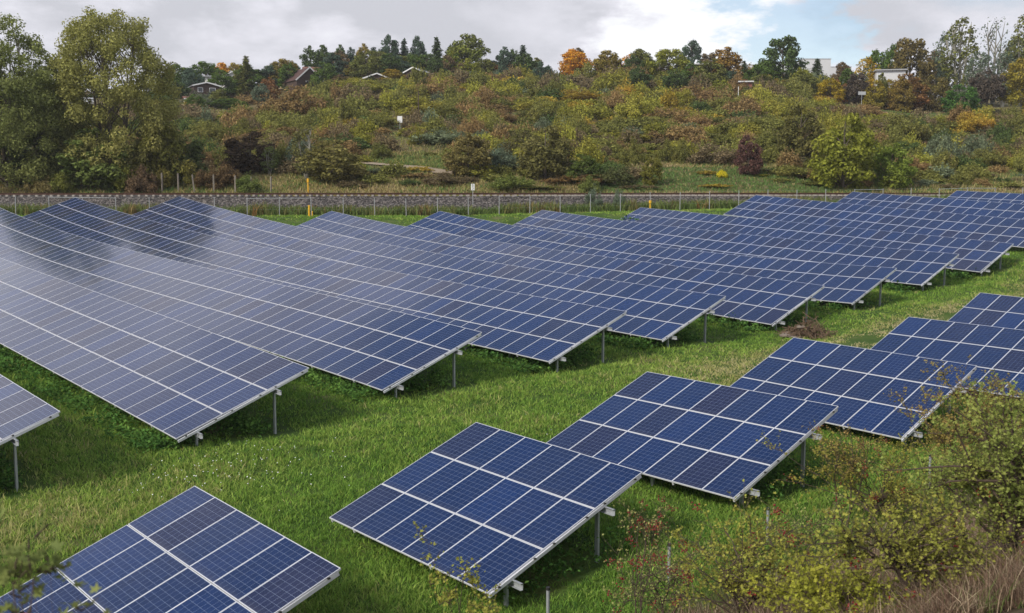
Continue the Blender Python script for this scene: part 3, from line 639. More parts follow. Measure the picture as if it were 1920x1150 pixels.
def tree_meshes(seed, prof, n_lobe=60, per=60, size=.035, trunk=.028, lobe=.10, limbs=14, shell=.5, flat=.8, lean=0.0, forks=1, base=.0, spread=1.0):
    """unit-high tree; prof: [(height, radius), ...] envelope. returns trunk mesh, crown mesh (trunk None if hidden)"""
    r = np.random.default_rng(seed); hs = [p[0] for p in prof]; rs = [p[1] for p in prof]; h0 = hs[0]; Cn, Rd = [], []
    while len(Cn) < n_lobe:
        h = h0+(1-h0)*r.random(); R_ = np.interp(h, hs, rs)
        if r.random() > (R_/max(rs))**1.0+.12: continue
        a = r.random()*6.283; q = R_*(.35+.65*r.random()**.5); Cn.append((q*math.cos(a)+lean*h, q*math.sin(a), h)); Rd.append(lobe*(.6+.8*r.random())*(.55+.45*R_/max(rs)))
    Cn = np.array(Cn); Rd = np.array(Rd)
    C, Nn, s = lobes_to_leaves(Cn, Rd, per, size, r, flat, shell); V, Fq = leaf_quads(C, Nn, s, .6, r)
    b = MB(); stems = []
    for f in range(forks):
        a = f*6.283/forks+.4; o = (0 if forks == 1 else .10*spread); wob = r.normal(size=(5, 2))*.012
        pts = [(lean*t*.8+o*math.cos(a)*t**.7+wob[i][0]*t, o*math.sin(a)*t**.7+wob[i][1]*t, t*.93-(.03 if i == 0 else 0)) for i, t in enumerate((0, .22, .48, .75, 1.0))]
        b.tube(pts, [trunk*1.25, trunk, trunk*.72, trunk*.42, trunk*.12], 7); stems.append(np.array(pts))
    idx = r.choice(len(Cn), min(limbs, len(Cn)), replace=False)
    for i in idx:
        c = Cn[i]; st = stems[r.integers(len(stems))]; hz_ = max(h0*.8, c[2]-(.12+.5*math.hypot(c[0], c[1]))); p = np.array([np.interp(hz_, st[:, 2], st[:, j]) for j in range(3)]); mid = (p+c)/2+np.array([0, 0, .02])
        b.tube([p, mid, c], [trunk*.45, trunk*.28, trunk*.08], 5)
    return b.mesh('trunk', True), mesh_np('crown', V, Fq)
def conifer_meshes(seed, n=22, w=.2, size=.026, dens=44):
    r = np.random.default_rng(seed); C, Nn = [], []
    for i in range(n):
        h = .08+.9*i/n; R_ = w*(1-h)**.8*(.8+.35*r.random())+.012; kb = int(7+6*(1-h))
        for k in range(kb):
            a = r.random()*6.283; m = max(5, int(dens*R_/w)); t = r.random(m)**.7; q = R_*t*(.8+.3*r.random())
            C.append(np.stack([q*np.cos(a)+r.normal(size=m)*.012, q*np.sin(a)+r.normal(size=m)*.012, h-.22*q+r.normal(size=m)*.008], 1)); Nn.append(r.normal(size=(m, 3))*.4+np.array([math.cos(a)*.3, math.sin(a)*.3, 1]))
    C = np.concatenate(C); V, Fq = leaf_quads(C, np.concatenate(Nn), size*(.6+.7*r.random(len(C))), .45, r)
    b = MB(); b.tube([(0,0,-.03),(0,0,.5),(0,0,.99)], [.022,.013,.002], 6); return b.mesh('trunk', True), mesh_np('crown', V, Fq)
ROUND = [(.16,.12),(.30,.30),(.52,.36),(.75,.30),(.92,.16),(1,.04)]; OVAL = [(.08,.10),(.25,.22),(.5,.26),(.75,.20),(.92,.11),(1,.03)]; POP = [(.10,.10),(.3,.19),(.6,.20),(.85,.13),(1,.03)]; UMB = [(.34,.10),(.45,.34),(.62,.42),(.8,.36),(.95,.18),(1,.05)]
LOWT = [(.02,.22),(.2,.36),(.5,.38),(.75,.27),(.92,.14),(1,.04)]
TREES = {}
def reg(kind, items, leafm=M_LEAF, barkm=M_BARK):
    for t, c in items: t.materials.append(barkm); c.materials.append(leafm)
    TREES[kind] = items
reg('round', [tree_meshes(11+i, ROUND, 70, 60, .026, .024, .095, 14) for i in range(3)])
reg('oval', [tree_meshes(21+i, OVAL, 64, 60, .024, .022, .085, 12) for i in range(3)])
reg('airy', [tree_meshes(31+i, POP, 66, 26, .017, .017, .060, 40, .2, 1.1, 0, 3) for i in range(2)], M_LEAF, M_PALEBARK)
reg('bare', [tree_meshes(41, OVAL, 60, 4, .014, .015, .07, 58, .2, 1, 0, 3)], M_LEAF, M_PALEBARK)
reg('umbrella', [tree_meshes(51+i, UMB, 60, 54, .030, .030, .105, 18) for i in range(2)])
reg('low', [tree_meshes(61+i, LOWT, 85, 60, .026, .020, .095, 16) for i in range(3)])
reg('conifer', [conifer_meshes(71+i) for i in range(3)])
reg('spruce', [conifer_meshes(81, 13, .30, .03, 30)])
BIGP = [(.03,.24),(.14,.33),(.34,.37),(.56,.36),(.76,.31),(.9,.22),(1,.09)]
BIGL = [(.03,.26),(.2,.34),(.45,.36),(.68,.33),(.85,.24),(.95,.14),(1,.05)]
reg('bigpoplar', [tree_meshes(97, BIGP, 380, 150, .0072, .0085, .050, 90, .25, .95, 0, 5, spread=1.6)], M_LEAF_BIG, M_BARK)
reg('bigleft', [tree_meshes(98, BIGL, 340, 150, .0078, .010, .054, 70, .25, .95, 0, 4, spread=1.3)], M_LEAF_BIG, M_BARK)
def lin(c):   # colours below are written as seen in even light
    return c
G_DK = (.042,.062,.021); G_MD = (.050,.078,.018); G_OL = (.078,.085,.024); G_YG = (.110,.120,.020); Y_GD = (.210,.150,.018); O_RG = (.270,.150,.018); RUST = (.120,.066,.026); BRN = (.088,.066,.034); PUR = (.054,.044,.034); GRY = (.072,.092,.062); BLG = (.046,.068,.046); RED = (.066,.036,.030)
kn = [0]
def tree(kind, px, top, base, wpx, col, lab, d=None, acc=.25, cat='tree', name=None, group=None):
    """px: image column, top/base: image rows, wpx: crown width in image pixels"""
    p = at_d(px, d) if d is not None else ground(px, base, 10); y = p[1]; s = y/F_PX
    zt = z_at(y, top); h = max(1.5, zt-p[2]); ms = TREES[kind]; tm, cm = ms[kn[0] % len(ms)]; kn[0] += 1
    e = max(np.ptp(np.array([v.co.x for v in cm.vertices])), .05) if kind not in EXT else EXT[kind]
    EXT[kind] = e; sx = wpx*s/e
    o = empty(name or {'conifer': 'conifer_tree', 'spruce': 'spruce_tree'}.get(kind, 'leafy_tree'), p, random.random()*6.28 if kind not in ('bigpoplar', 'bigleft') else {'bigpoplar': .6, 'bigleft': 1.2}[kind]); tag(o, lab, cat, group)
    M = Matrix.Diagonal((sx, sx, h, 1)); link('trunk', tm, None, o, M); link('crown', cm, None, o, M, (*col, acc)); return o
EXT = {}
def shrub(kind, px, top, base, wpx, col, lab, d=None, acc=.3, group=None):
    p = at_d(px, d) if d is not None else ground(px, base, 10); y = p[1]; s = y/F_PX; h = max(.5, z_at(y, top)-p[2])
    me = random.choice(SHRUBS[kind]); hh = {'dome': 1.3, 'tall': 1.95, 'spread': .9}[kind]; w = wpx*s/2.05
    o = link('shrub', me, None, None, Matrix.Translation(Vector(p)) @ Matrix.Rotation(random.random()*6.28, 4, 'Z') @ Matrix.Diagonal((w, w, h/hh, 1)), (*col, acc)); tag(o, lab, 'shrub', group); return o
# tall trees by the track at the left
tree('bigleft', 22, 34, 348, 250, (.104,.120,.040), 'tall dark green broadleaf tree cut by the left edge', 15.5, .45)
tree('bigpoplar', 222, 20, 348, 268, (.138,.140,.044), 'tallest tree, a wide airy poplar with yellowing leaves beside the track', 18, .55)
tree('airy', 128, 105, 345, 120, G_OL, 'slender half-tall tree filling the gap between the two tall trees', 22, .4)
tree('low', 300, 215, 345, 110, (.085,.088,.022), 'broad olive tree at the right foot of the tall poplar', 17, .4)
tree('low', 345, 245, 345, 110, (.058,.074,.026), 'low dark green tree right of the tall poplar', 21, .2)
tree('low', 75, 245, 346, 150, (.052,.068,.024), 'low dark tree under the leftmost tall tree', 17, .2)
tree('low', 190, 240, 346, 150, (.068,.090,.026), 'low green tree under the tall poplar', 15, .3)
# skyline, left to right
SKY = [('round',395,117,165,74,G_MD,'broad green tree on the skyline right of the tall poplar',168,.1),('round',345,122,165,70,G_MD,'green skyline tree half behind the tall poplar',170,.2),
('oval',423,118,160,44,O_RG,'small bright orange tree above the flat-roofed garden house',178,.2),('round',452,119,158,50,(.13,.11,.02),'olive gold tree on the skyline right of the orange one',180,.5),
('conifer',470,102,170,44,G_OL,'pointed dark tree with a yellowing tip above the slope gardens',160,.6),('oval',512,124,160,48,BLG,'bluish dark green bushy tree left of the A-frame chalet',165,0),
('oval',588,88,150,40,G_DK,'dark green tree, left of a close pair behind the red-roofed house',180,.2),('oval',612,86,150,42,G_DK,'dark green tree, right of a close pair behind the red-roofed house',180,.2),
('oval',560,118,150,30,G_DK,'small dark tree behind the grey-roofed house',182,0),('oval',643,86,150,30,G_DK,'slim dark tree right of the close pair on the skyline',180,.2),('oval',664,90,150,26,BLG,'slim bluish tree beside the lamp pole',182,.1),
('round',636,128,152,26,PUR,'purple-leaved small tree beside the white lamp pole',165,0),('oval',686,84,150,34,(.12,.10,.02),'gold-tipped tree left of the tall skyline conifers',178,.7),
('round',735,68,150,44,BLG,'wide blue-green tree, tallest left of the conifers',180,0),('conifer',706,86,150,44,BLG,'blue-green conifer left of the wide blue-green tree',181,0),('conifer',762,70,150,39,BLG,'dark conifer right of the wide blue-green tree',180,0),('round',787,70,150,34,BLG,'blue-green tree between two skyline conifers',182,0),
('conifer',822,66,150,46,G_DK,'tall dark conifer standing clear on the skyline',178,0),('conifer',846,82,150,33,BLG,'small bluish conifer next to the big light green tree',182,0),
('round',878,68,160,92,(.080,.095,.022),'big light green tree on the middle of the skyline',176,.55),('round',850,100,155,56,G_MD,'green tree at the left side of the big light green one',172,.2),
('oval',945,90,160,40,BLG,'dark rounded conifer, left of a pair with a spire beside it',178,0),('conifer',980,82,165,41,BLG,'spire-shaped dark conifer on the middle skyline',180,0),('round',963,94,160,34,G_DK,'dark tree squeezed between rounded conifer and spire',181,0),
('oval',1003,110,168,44,G_OL,'olive tree with yellow top beside the skyline spire',174,.8),('oval',1028,128,170,26,GRY,'small grey-green tree left of the orange tree',176,0),
('round',1075,94,170,70,O_RG,'round golden orange tree, brightest on the skyline',168,.3),('oval',1080,92,165,46,BRN,'brown tree top rising behind the golden orange tree',178,0),('round',1136,108,170,54,RUST,'rust-coloured tree right of the golden orange one',172,.3),('conifer',1115,112,165,26,G_DK,'small dark conifer right of the golden orange tree',180,0),
('airy',1182,100,170,62,O_RG,'thin orange-leaved tree with sparse crown',170,.3),('umbrella',1195,128,176,50,G_DK,'small dark fruit tree with visible trunk under the sparse orange tree',128,.1),('round',1160,135,176,40,BRN,'brown bushy tree left of the small dark fruit tree',150,.3),
('round',1250,92,172,74,G_YG,'yellow-green rounded tree on the skyline',152,.6),('umbrella',1260,132,186,54,G_DK,'small dark fruit tree with a forked trunk below the yellow-green one',122,.1),('round',1290,78,150,58,BLG,'bluish green tree top behind the yellow-green tree',200,0),('round',1322,100,150,50,BRN,'dull brown tree above the carport',198,0),
('oval',1354,90,172,70,(.13,.085,.02),'rusty gold pyramid-shaped tree right of the carport',134,.4),('conifer',1388,112,160,33,G_DK,'small dark tree left of the pale hall with blue edge',150,.2),('round',1458,70,165,86,G_DK,'big dark green round tree between the two pale halls',146,.1),('conifer',1522,108,158,39,G_DK,'small dark conifer in front of the tall pale hall',170,.1),
('round',1568,118,165,40,BRN,'dull brown tree right of the tall pale hall',168,.2),('round',1596,138,196,54,PUR,'purple-brown small tree left of the sign on the terrace',112,0),('airy',1612,108,178,58,Y_GD,'sparse bright yellow tree beside the white hut',124,.2),('round',1634,96,150,64,G_MD,'green tree behind the white hut',150,.1),('round',1694,72,160,84,(.075,.062,.022),'big brown-green tree right of the white hut',132,.4),('round',1664,86,150,50,G_MD,'mid green tree between the brown-green tree and the white hut',146,.1),
('round',1740,98,155,52,BRN,'brownish tree left of the tall poplars at the right',142,.2),('airy',1786,32,165,84,G_OL,'tall airy poplar, left one of the right-hand group',132,.2),('bare',1848,28,165,84,GRY,'almost bare tall birch between the right-hand poplars',134,0),('airy',1905,26,165,80,G_OL,'tall poplar cut by the right edge of the skyline',130,.4),('airy',1760,60,160,60,GRY,'grey-green slim tree at the left of the right-hand poplars',136,0),
('oval',1885,70,170,60,G_OL,'olive tree behind the gold-leaved tree at the right edge',136,.4),
('low',1790,158,226,72,(.040,.085,.018),'bright green round bushy tree on the grass terrace',104,.05),('umbrella',1838,134,214,66,PUR,'dark purple-brown tree with a bare trunk on the terrace',108,.05),('round',1906,112,216,92,(.13,.115,.018),'gold and green tree at the right edge of the terrace',106,.8),
('low',1690,138,200,82,(.10,.062,.022),'broad rusty bushy tree on the terrace',114,.5),('low',1652,148,198,56,(.14,.115,.015),'yellow bushy tree left of the broad rusty one',113,.4),('low',1548,146,186,58,(.17,.135,.015),'bright yellow bush-like tree below the tall pale hall',112,.3),('low',1740,140,192,66,(.085,.075,.024),'olive brown bushy tree right of the broad rusty one',116,.5),
('airy',1820,95,165,70,GRY,'grey-green willow clump, left part, beneath the bare birch',124,0),('airy',1866,98,165,66,GRY,'grey-green willow clump, right part, beneath the bare birch',125,0),
('round',1420,140,186,60,G_OL,'olive bushy tree right of the brick hut',124,.3),('round',1320,138,182,58,G_OL,'olive bushy tree below the carport',126,.3),('round',1290,120,178,44,G_MD,'pale green slender tree left of the carport',138,.3),('round',1500,140,184,56,G_OL,'olive tree below the lower pale hall',118,.3),('round',1466,150,184,50,(.10,.075,.024),'rusty olive tree in front of the big dark round tree',117,.4),
('round',330,150,190,70,G_DK,'dark tree in the gardens just right of the tall poplar',145,.2),('spruce',403,166,190,24,BLG,'dark spruce in front of the brown bungalow',142,0),('round',437,185,228,70,G_MD,'rounded green tree on the slope below the brown bungalow',118,.1),('round',497,158,205,36,GRY,'pale grey-green tree on the slope left of the A-frame chalet',132,0),('spruce',700,140,192,44,G_DK,'dark spruce in front of the wide-gabled cabin',138,0),('round',740,130,170,50,(.15,.115,.02),'yellow rounded tree beside the wide-gabled cabin',146,.4),('round',640,140,180,50,BRN,'dark brownish tree right of the A-frame chalet',150,.1),('round',670,125,165,44,(.10,.09,.02),'olive gold tree behind the wide-gabled cabin',165,.5),('round',715,118,160,44,G_OL,'olive tree between cabins on the skyline',166,.4),('round',780,105,150,56,G_OL,'olive tree behind the dark cabin',172,.4),('round',910,112,165,56,G_OL,'olive tree right of the big light green one',166,.4)]
SKY += [('low',376,176,216,40,G_MD,'rounded green tree hiding most of the white garden cottage',116,.2),('oval',1642,138,200,24,G_OL,'slim olive tree in front of the white hut wall',111,.4),('round',420,168,205,40,G_OL,'olive tree beside the brown bungalow on its right',128,.3),('low',1630,150,202,50,(.13,.11,.018),'low yellow-olive tree hiding the foot of the white hut',110,.5),('low',1676,144,200,56,(.11,.085,.022),'low olive tree under the right half of the white hut',109.5,.5),('low',1396,163,198,46,G_OL,'low olive tree in front of the small brick hut',108,.3),('round',1345,150,190,44,G_YG,'yellow-green tree below the rusty gold pyramid tree',116,.4)]
for a in SKY: tree(a[0], a[1], a[2], a[3], a[4], a[5], a[6], a[7], a[8])
def belt():
    rr = random.Random(77)
    for px in np.arange(336, 1600, 14.5):
        if 1030 < px < 1122 or 1225 < px < 1285: continue
        px = px+rr.uniform(-6, 6); d = rr.uniform(150, 186) if px < 1240 else rr.uniform(126, 150); p = at_d(px, d); h = rr.uniform(3.4, 7.8); s = p[1]/F_PX
        col, acc = rr.choice([(G_OL, .4), (G_MD, .2), (G_DK, .1), (BRN, .2), (G_YG, .5), (RUST, .2), (BLG, 0), ((.12,.10,.022), .5)])
        zt = 575-F_PX*math.tan(math.atan2(p[2]+h, p[1])+PITCH)
        tree(rr.choice(['round', 'low', 'oval', 'low']), px, zt, 170, h*rr.uniform(.8, 1.25)/s, col, 'small mixed autumn tree in the unbroken belt along the hilltop', d, acc, group='small trees of the hilltop belt')
belt()
# bushes and small trees that stand out on the slope
tree('low', 1580, 212, 356, 128, G_YG, 'large yellow-green willow bush by the track, right of centre', None, .5, name='willow_bush', cat='bush')
tree('low', 1672, 268, 353, 88, (.085,.115,.022), 'green and gold shrubby tree right of the large yellow-green willow', None, .6, name='shrubby_tree')
tree('low', 1500, 195, 312, 92, (.070,.068,.022), 'tall olive bush behind the large yellow-green willow', None, .4, name='tall_bush', cat='bush')
tree('low', 1403, 252, 330, 56, RED, 'dark red-brown upright bush at the top of the green embankment', None, 0, name='red_bush', cat='bush')
tree('low', 1222, 294, 348, 44, (.085,.085,.018), 'round gold-green bush alone on the embankment', None, .6, name='round_bush', cat='bush')
tree('low', 1092, 288, 345, 72, (.050,.070,.018), 'dark green bush left of the round gold-green one', None, .4, name='round_bush', cat='bush')
tree('low', 1022, 235, 338, 108, (.084,.080,.028), 'large dark olive hawthorn in the middle of the lower slope', None, .35, name='hawthorn_tree')
tree('low', 878, 248, 332, 98, (.096,.084,.030), 'olive brown hawthorn right of the footpath', None, .4, name='hawthorn_tree')
tree('low', 625, 262, 342, 128, (.105,.098,.032), 'wide yellow-olive willow bush by the track left of the footpath', None, .4, name='willow_bush', cat='bush')
tree('low', 470, 245, 328, 120, (.050,.036,.022), 'wide dark purple-brown thicket bush left of the willow', None, .2, name='dark_bush', cat='bush')
tree('airy', 575, 235, 336, 70, (.085,.085,.03), 'thin birch sapling with pale stems in the lower slope', None, .3)
tree('airy', 506, 275, 330, 44, (.075,.095,.03), 'small thin pale-leaved sapling before the dark thicket', None, .2)
tree('low', 565, 252, 318, 60, GRY, 'blue-green rounded bush behind the wide yellow-olive willow', None, 0, name='round_bush', cat='bush')
for a in [('dome',272,312,362,64,(.085,.060,.036),'bare brownish bush standing directly at the track',12.6,.1),('dome',397,312,358,60,(.075,.052,.026),'reddish brown bush behind the wooden posts',15,.1),('dome',470,322,360,54,(.070,.090,.026),'light green bush around a wooden post',13.5,.2),('dome',240,305,356,60,(.110,.115,.024),'yellow-green young bush left of the bare brownish one',14,.3),('dome',120,320,360,60,(.085,.095,.024),'olive bush at the track under the left trees',12.8,.4),('spread',85,330,362,70,(.10,.085,.035),'low dry brown bush at the track near the left edge',12.4,.2),
 ('dome',335,290,350,90,(.090,.085,.022),'olive gold bush right of the tall poplar foot',15.5,.4),('dome',420,300,350,70,(.080,.056,.028),'rust brown bush in front of the dark thicket',16,.2),
 ('tall',1114,345,412,40,GRY,'grey-green willow sapling growing through the fence',3.2,0),('dome',1160,352,398,26,GRY,'little grey-green sapling right of the one in the fence',3.4,0),('dome',1150,310,347,84,(.055,.062,.024),'dark spreading bush right of the dark green round bush',None,.2),('dome',960,325,358,90,(.080,.098,.026),'pale green low bush below the large dark hawthorn',14,.2),('dome',1105,330,358,44,(.085,.10,.028),'small light green bush at the track below the dark ones',13,.2),
 ('tall',1055,245,310,70,(.080,.064,.026),'dense brown-olive bush right of the large dark hawthorn',None,.3),('tall',968,238,308,70,(.062,.058,.026),'dense dark bush left of the large dark hawthorn',None,.2),('dome',940,270,316,60,GRY,'grey-leaved bush between the two olive hawthorns',None,0),('dome',713,265,298,44,G_OL,'small rounded olive bush on the clearing beside the footpath',None,.3),('dome',842,228,242,50,(.36,.25,.012),'bright yellow flowering patch in the middle of the slope',None,.1),('spread',1353,318,334,24,(.30,.27,.02),'small clump with bright yellow flowers on the embankment',None,.1)]: shrub(*a)
# the scrub that covers the slope
def clear_zone(px, py):
    if 733 < px < 768 and 216 < py < 285: return True
    return (680 < px < 840 and 288 < py < 326) or (1240 < px < 1470 and 312 < py < 356) or (1620 < px < 1930 and 196 < py < 232) or (1190 < px < 1250 and 285 < py < 352) or (px < 700 and py > 322) or (690 < px < 1100 and py > 346) or (1100 < px < 1260 and py > 338) or (505 < px < 535 and 190 < py < 222)
def proj(P):
    c = CR @ np.array(P, float); return 960+F_PX*c[0]/c[2], 575+F_PX*c[1]/c[2]
KINDS = [('olive green', (.098,.100,.028), .35), ('rusty brown', (.130,.092,.040), .25), ('yellow-green', (.140,.138,.026), .5), ('dark green', (.046,.066,.021), .15), ('greyish green', (.082,.098,.058), .1), ('dull brown', (.100,.080,.044), .2), ('golden', (.185,.140,.024), .4)]
def scrub():
    rr = random.Random(12); pts = []; cand = []
    for _ in range(40000):
        d = 15+159*rr.random()**.95; m = rr.uniform(-.50, .50); px = 960+m*F_PX; p = at_d_fast(px, d)
        cand.append((d, px, p))
    grid = {}
    for d, px, p in cand:
        rad = (2.0+d*.012)*rr.choice((.75, .9, 1.0, 1.0, 1.35, 1.8)); key = (int(p[0]//7), int(p[1]//7)); ok = True
        for i in (-1, 0, 1):
            for j in (-1, 0, 1):
                for q, r2 in grid.get((key[0]+i, key[1]+j), ()):
                    if (p[0]-q[0])**2+(p[1]-q[1])**2 < (rad*.5+r2*.5)**2*1.35: ok = False
        if not ok: continue
        grid.setdefault(key, []).append((p, rad)); pts.append((d, px, p, rad))
    P = np.array([q[2] for q in pts]); Z = H(P[:, 0], P[:, 1]); out = []
    for (d, px, p, rad), z in zip(pts, Z):
        sx, sy = proj((p[0], p[1], z))
        cz = clear_zone(sx, sy)
        if (cz and (rr.random() > .34 or 735 < sx < 766 or 505 < sx < 535)) or (d > 98 and px > 1560): continue
        if d > 165 and rr.random() < .5: continue
        big = rr.random(); h = (1.3+2.8*big**1.5)*(1.0 if d < 100 else 1.1)
        if sx < 560 and d > 100:
            if rr.random() < .6: continue
            h *= .55
        elif sx < 830 and d > 132: h *= .55
        if d < 24: h *= .5; w *= .8
        if cz: h *= .42; w *= .6
        if 1100 < sx < 1500 and 230 < sy < 300: h *= .62
        w = rad*(1.3+.8*rr.random()); h *= min(1.5, .6+.16*rad)
        wts = [5.5, 2.6, 3.0, 1.0, .6, 2.6, .5]
        if sx < 620: wts = [4, 2.6, 1.0, 2.6, 1.0, 3.2, .3]
        elif sx > 1000 and sy < 260: wts = [4, 2.4, 4.4, .6, .5, 2.0, 1.4]
        elif sx > 1640: wts = [5, 1.6, 1.8, 2.0, 1.6, 2.4, .2]
        k = rr.choices(range(7), wts)[0]; kind = rr.choices(['dome', 'spread', 'tall'], [6, 3, 1])[0]
        out.append((w*h/(p[1]**2), p, z, w, h, k, kind))
    out.sort(key=lambda q: -q[0]); n_in = 270
    for _, p, z, w, h, k, kind in out[:n_in]:
        nm, col, acc = KINDS[k]; me = rr.choice(SHRUBS[kind]); hh = {'dome': 1.3, 'tall': 1.95, 'spread': .9}[kind]; v = rr.uniform(.82, 1.2)
        o = link('shrub', me, None, None, Matrix.Translation((p[0], p[1], z-.1)) @ Matrix.Rotation(rr.random()*6.28, 4, 'Z') @ Matrix.Diagonal((w/2, w/2*rr.uniform(.85, 1.15), h/hh*(.8 if kind == 'tall' else 1), 1)), tuple(c*v for c in col)+(acc,))
        tag(o, nm+' autumn shrub in the scrub on the hillside beyond the railway', 'shrub', nm+' shrubs of the hillside scrub')
    Vs, Fs, Ts, n = [], [], [], 0; g = np.random.default_rng(5)
    low = [shrub_mesh(200+i, k, 26, .095) for i, k in enumerate(('dome', 'spread', 'dome', 'spread'))]
    for _, p, z, w, h, k, kind in out[n_in:]:
        nm, col, acc = KINDS[k]; V, Fq = low[rr.randrange(4)]; a = rr.random()*6.28; c, s = math.cos(a), math.sin(a); v = rr.uniform(.8, 1.2)
        W = V @ np.array([[c, s, 0], [-s, c, 0], [0, 0, 1]]) * np.array([w/2, w/2, h/1.2]) + np.array([p[0], p[1], z-.1])
        Vs.append(W); Fs.append(Fq+n); n += len(V); Ts.append(np.tile(np.array(col)*v, (len(V), 1)))
    if Vs:
        me = mesh_np('scrub', np.concatenate(Vs), np.concatenate(Fs), False, None, {'tint': np.concatenate(Ts)}); tag(link('far_scrub', me, M_LEAF_T), 'continuous low autumn scrub filling the far hillside', 'scrub', kind='stuff')
    print('scrub', len(out))
def at_d_fast(px, d):
    m = (px-960)/F_PX; y = (d + 46*.1113 + 100.1*.9938)/(.9938-.1113*m); return (m*y, y)
scrub()
# footpath on the clearing
def path():
    pts = [(640,300),(684,308),(730,312),(780,317),(812,322),(860,330)]; W = []
    for px, py in pts: W.append(ground(px, py, 12)[:2])
    W = np.array(W); T = np.linspace(0, len(W)-1, 60); X = np.interp(T, range(len(W)), W[:, 0]); Y = np.interp(T, range(len(W)), W[:, 1]); V = []
    for i in range(60):
        for w in (-1.0, -.3, .3, 1.0): V.append((X[i], Y[i]+w, float(H(np.array([X[i]]), np.array([Y[i]+w]))[0])+.16))
    i = np.array([a*4+b for a in range(59) for b in range(3)]); Fq = np.stack([i, i+4, i+5, i+1], 1)
    tag(link('footpath', mesh_np('footpath', np.array(V), Fq, True), simple('trodden_path', (.30,.24,.17), .95, 0, .2, 2)), kind='structure')
path()
# ------------------------------------------------------------------ grass, weeds, dry stalks
def blades(name, label, P, hgt, wid, tint, lean=.45, mat=None, seed=1, bend=.5):
    g = np.random.default_rng(seed); n = len(P); a = g.random(n)*6.283; la = g.random(n)*6.283; le = hgt*lean*g.random(n)
    side = np.stack([np.cos(a), np.sin(a), np.zeros(n)], 1)*wid[:, None]*.5; off = np.stack([np.cos(la)*le, np.sin(la)*le, hgt], 1)
    mid = P+off*np.array([bend*.6, bend*.6, .55]); tip = P+off
    V = np.stack([P-side, P+side, mid+side*.75, tip, mid-side*.75], 1).reshape(-1, 3); i = np.arange(n)[:, None]*5
    me = mesh_np(name, V, [i+np.array([[0, 1, 2, 4]]), i+np.array([[4, 2, 3]])], False, None, {'tint': np.repeat(tint, 5, axis=0)})
    return tag(link(name, me, mat or M_GRASS), label, name.split('_')[-1], kind='stuff')
def fbm(x, y, s=1.0):
    return (np.sin(x*.31*s+y*.17*s+1)+np.sin(x*-.23*s+y*.41*s+2.1)+.7*np.sin(x*.71*s-y*.53*s+.4)+.6*np.sin(x*1.1*s+y*.9*s)+.5*np.sin(x*1.9*s-y*1.6*s+2))/3.8
def under_table(u, c, lo=-.3, hi=4.9):
    """True where a table stands overhead"""
    k = np.clip(np.searchsorted(CLOW, c+.3)-1, 0, 11); v = c-CLOW[k]; A = (v > lo) & (v < hi)
    uT = np.array([r[1] for r in ROWS])[k]; fu = np.array([FROWS[q][1] if q in FROWS else 99 for q in range(12)])[k]; fn = np.array([FROWS[q][4] if q in FROWS else 0 for q in range(12)])[k]
    return A & ((u < uT+.2) | ((u > fu-.2) & (u < fu+fn*PU+.2)))
GT = np.array([(.062,.116,.020), (.092,.152,.027), (.130,.176,.038), (.190,.184,.072), (.220,.194,.106), (.042,.086,.020)])
def meadow():
    g = np.random.default_rng(11); n = 135000; m = g.uniform(-.52, .52, n); Y = np.where(g.random(n) < .75, 14*(108/14.)**g.random(n), g.uniform(20, 112, n)); X = m*Y
    d = fence_d(X, Y); u = UX[0]*X+UX[1]*Y; c = NX[0]*X+NX[1]*Y
    keep = (d < 3.2) & (bank_d(X, Y) < .8) & ~(under_table(u, c, 1.2, 4.4) & (g.random(n) < .8)); X, Y, u, c = X[keep], Y[keep], u[keep], c[keep]; n = len(X)
    f = fbm(X, Y, .8); sw = np.exp(-((u+27)/3.2)**2)*sstep(26, 40, c); shade = under_table(u, c, -.8, 5.2)
    f2 = fbm(X+31, Y-17, .28); f3 = fbm(X*1.7-9, Y*1.7+5, .9); t = np.clip(f*.55+f2*.7+sw*1.9+.25*f3+.12+g.normal(0, .40, n), -1, 2); bare = (f3+sw*.9-.25*g.random(n) > .98) & (Y < 70); k = np.where(t < -.45, 0, np.where(t < .25, 1, np.where(t < .95, 2, np.where(t < 1.6, 3, 4)))); k = np.where((g.random(n) < .08), 5, k)
    X, Y, f, sw, k, f3 = [q[~bare] for q in (X, Y, f, sw, k, f3)]; n = len(X); tuft = np.where(g.random(n) < .04, 1.9, 1.0)*(1+.25*f3)
    b = 7; P = np.repeat(np.stack([X, Y], 1), b, 0)+g.normal(0, 1, (n*b, 2))*np.repeat(.05+.0016*Y, b)[:, None]; Z = H(P[:, 0], P[:, 1])
    yy = np.repeat(Y, b); tall = np.repeat(.065+.085*g.random(n)**2+.03*(f+1)-.03*sw, b)*np.repeat(tuft, b)
    tint = np.repeat(GT[k]*(.88+.24*g.random((n, 1))), b, 0)*(.9+.2*g.random((n*b, 1)))
    blades('meadow_grass', 'green meadow grass between and below the solar tables', np.column_stack([P, Z-.02]), tall*(.6+.7*g.random(n*b)), (.0075+.00068*yy)*(.7+.6*g.random(n*b)), tint, 1.5, None, 2)
meadow()
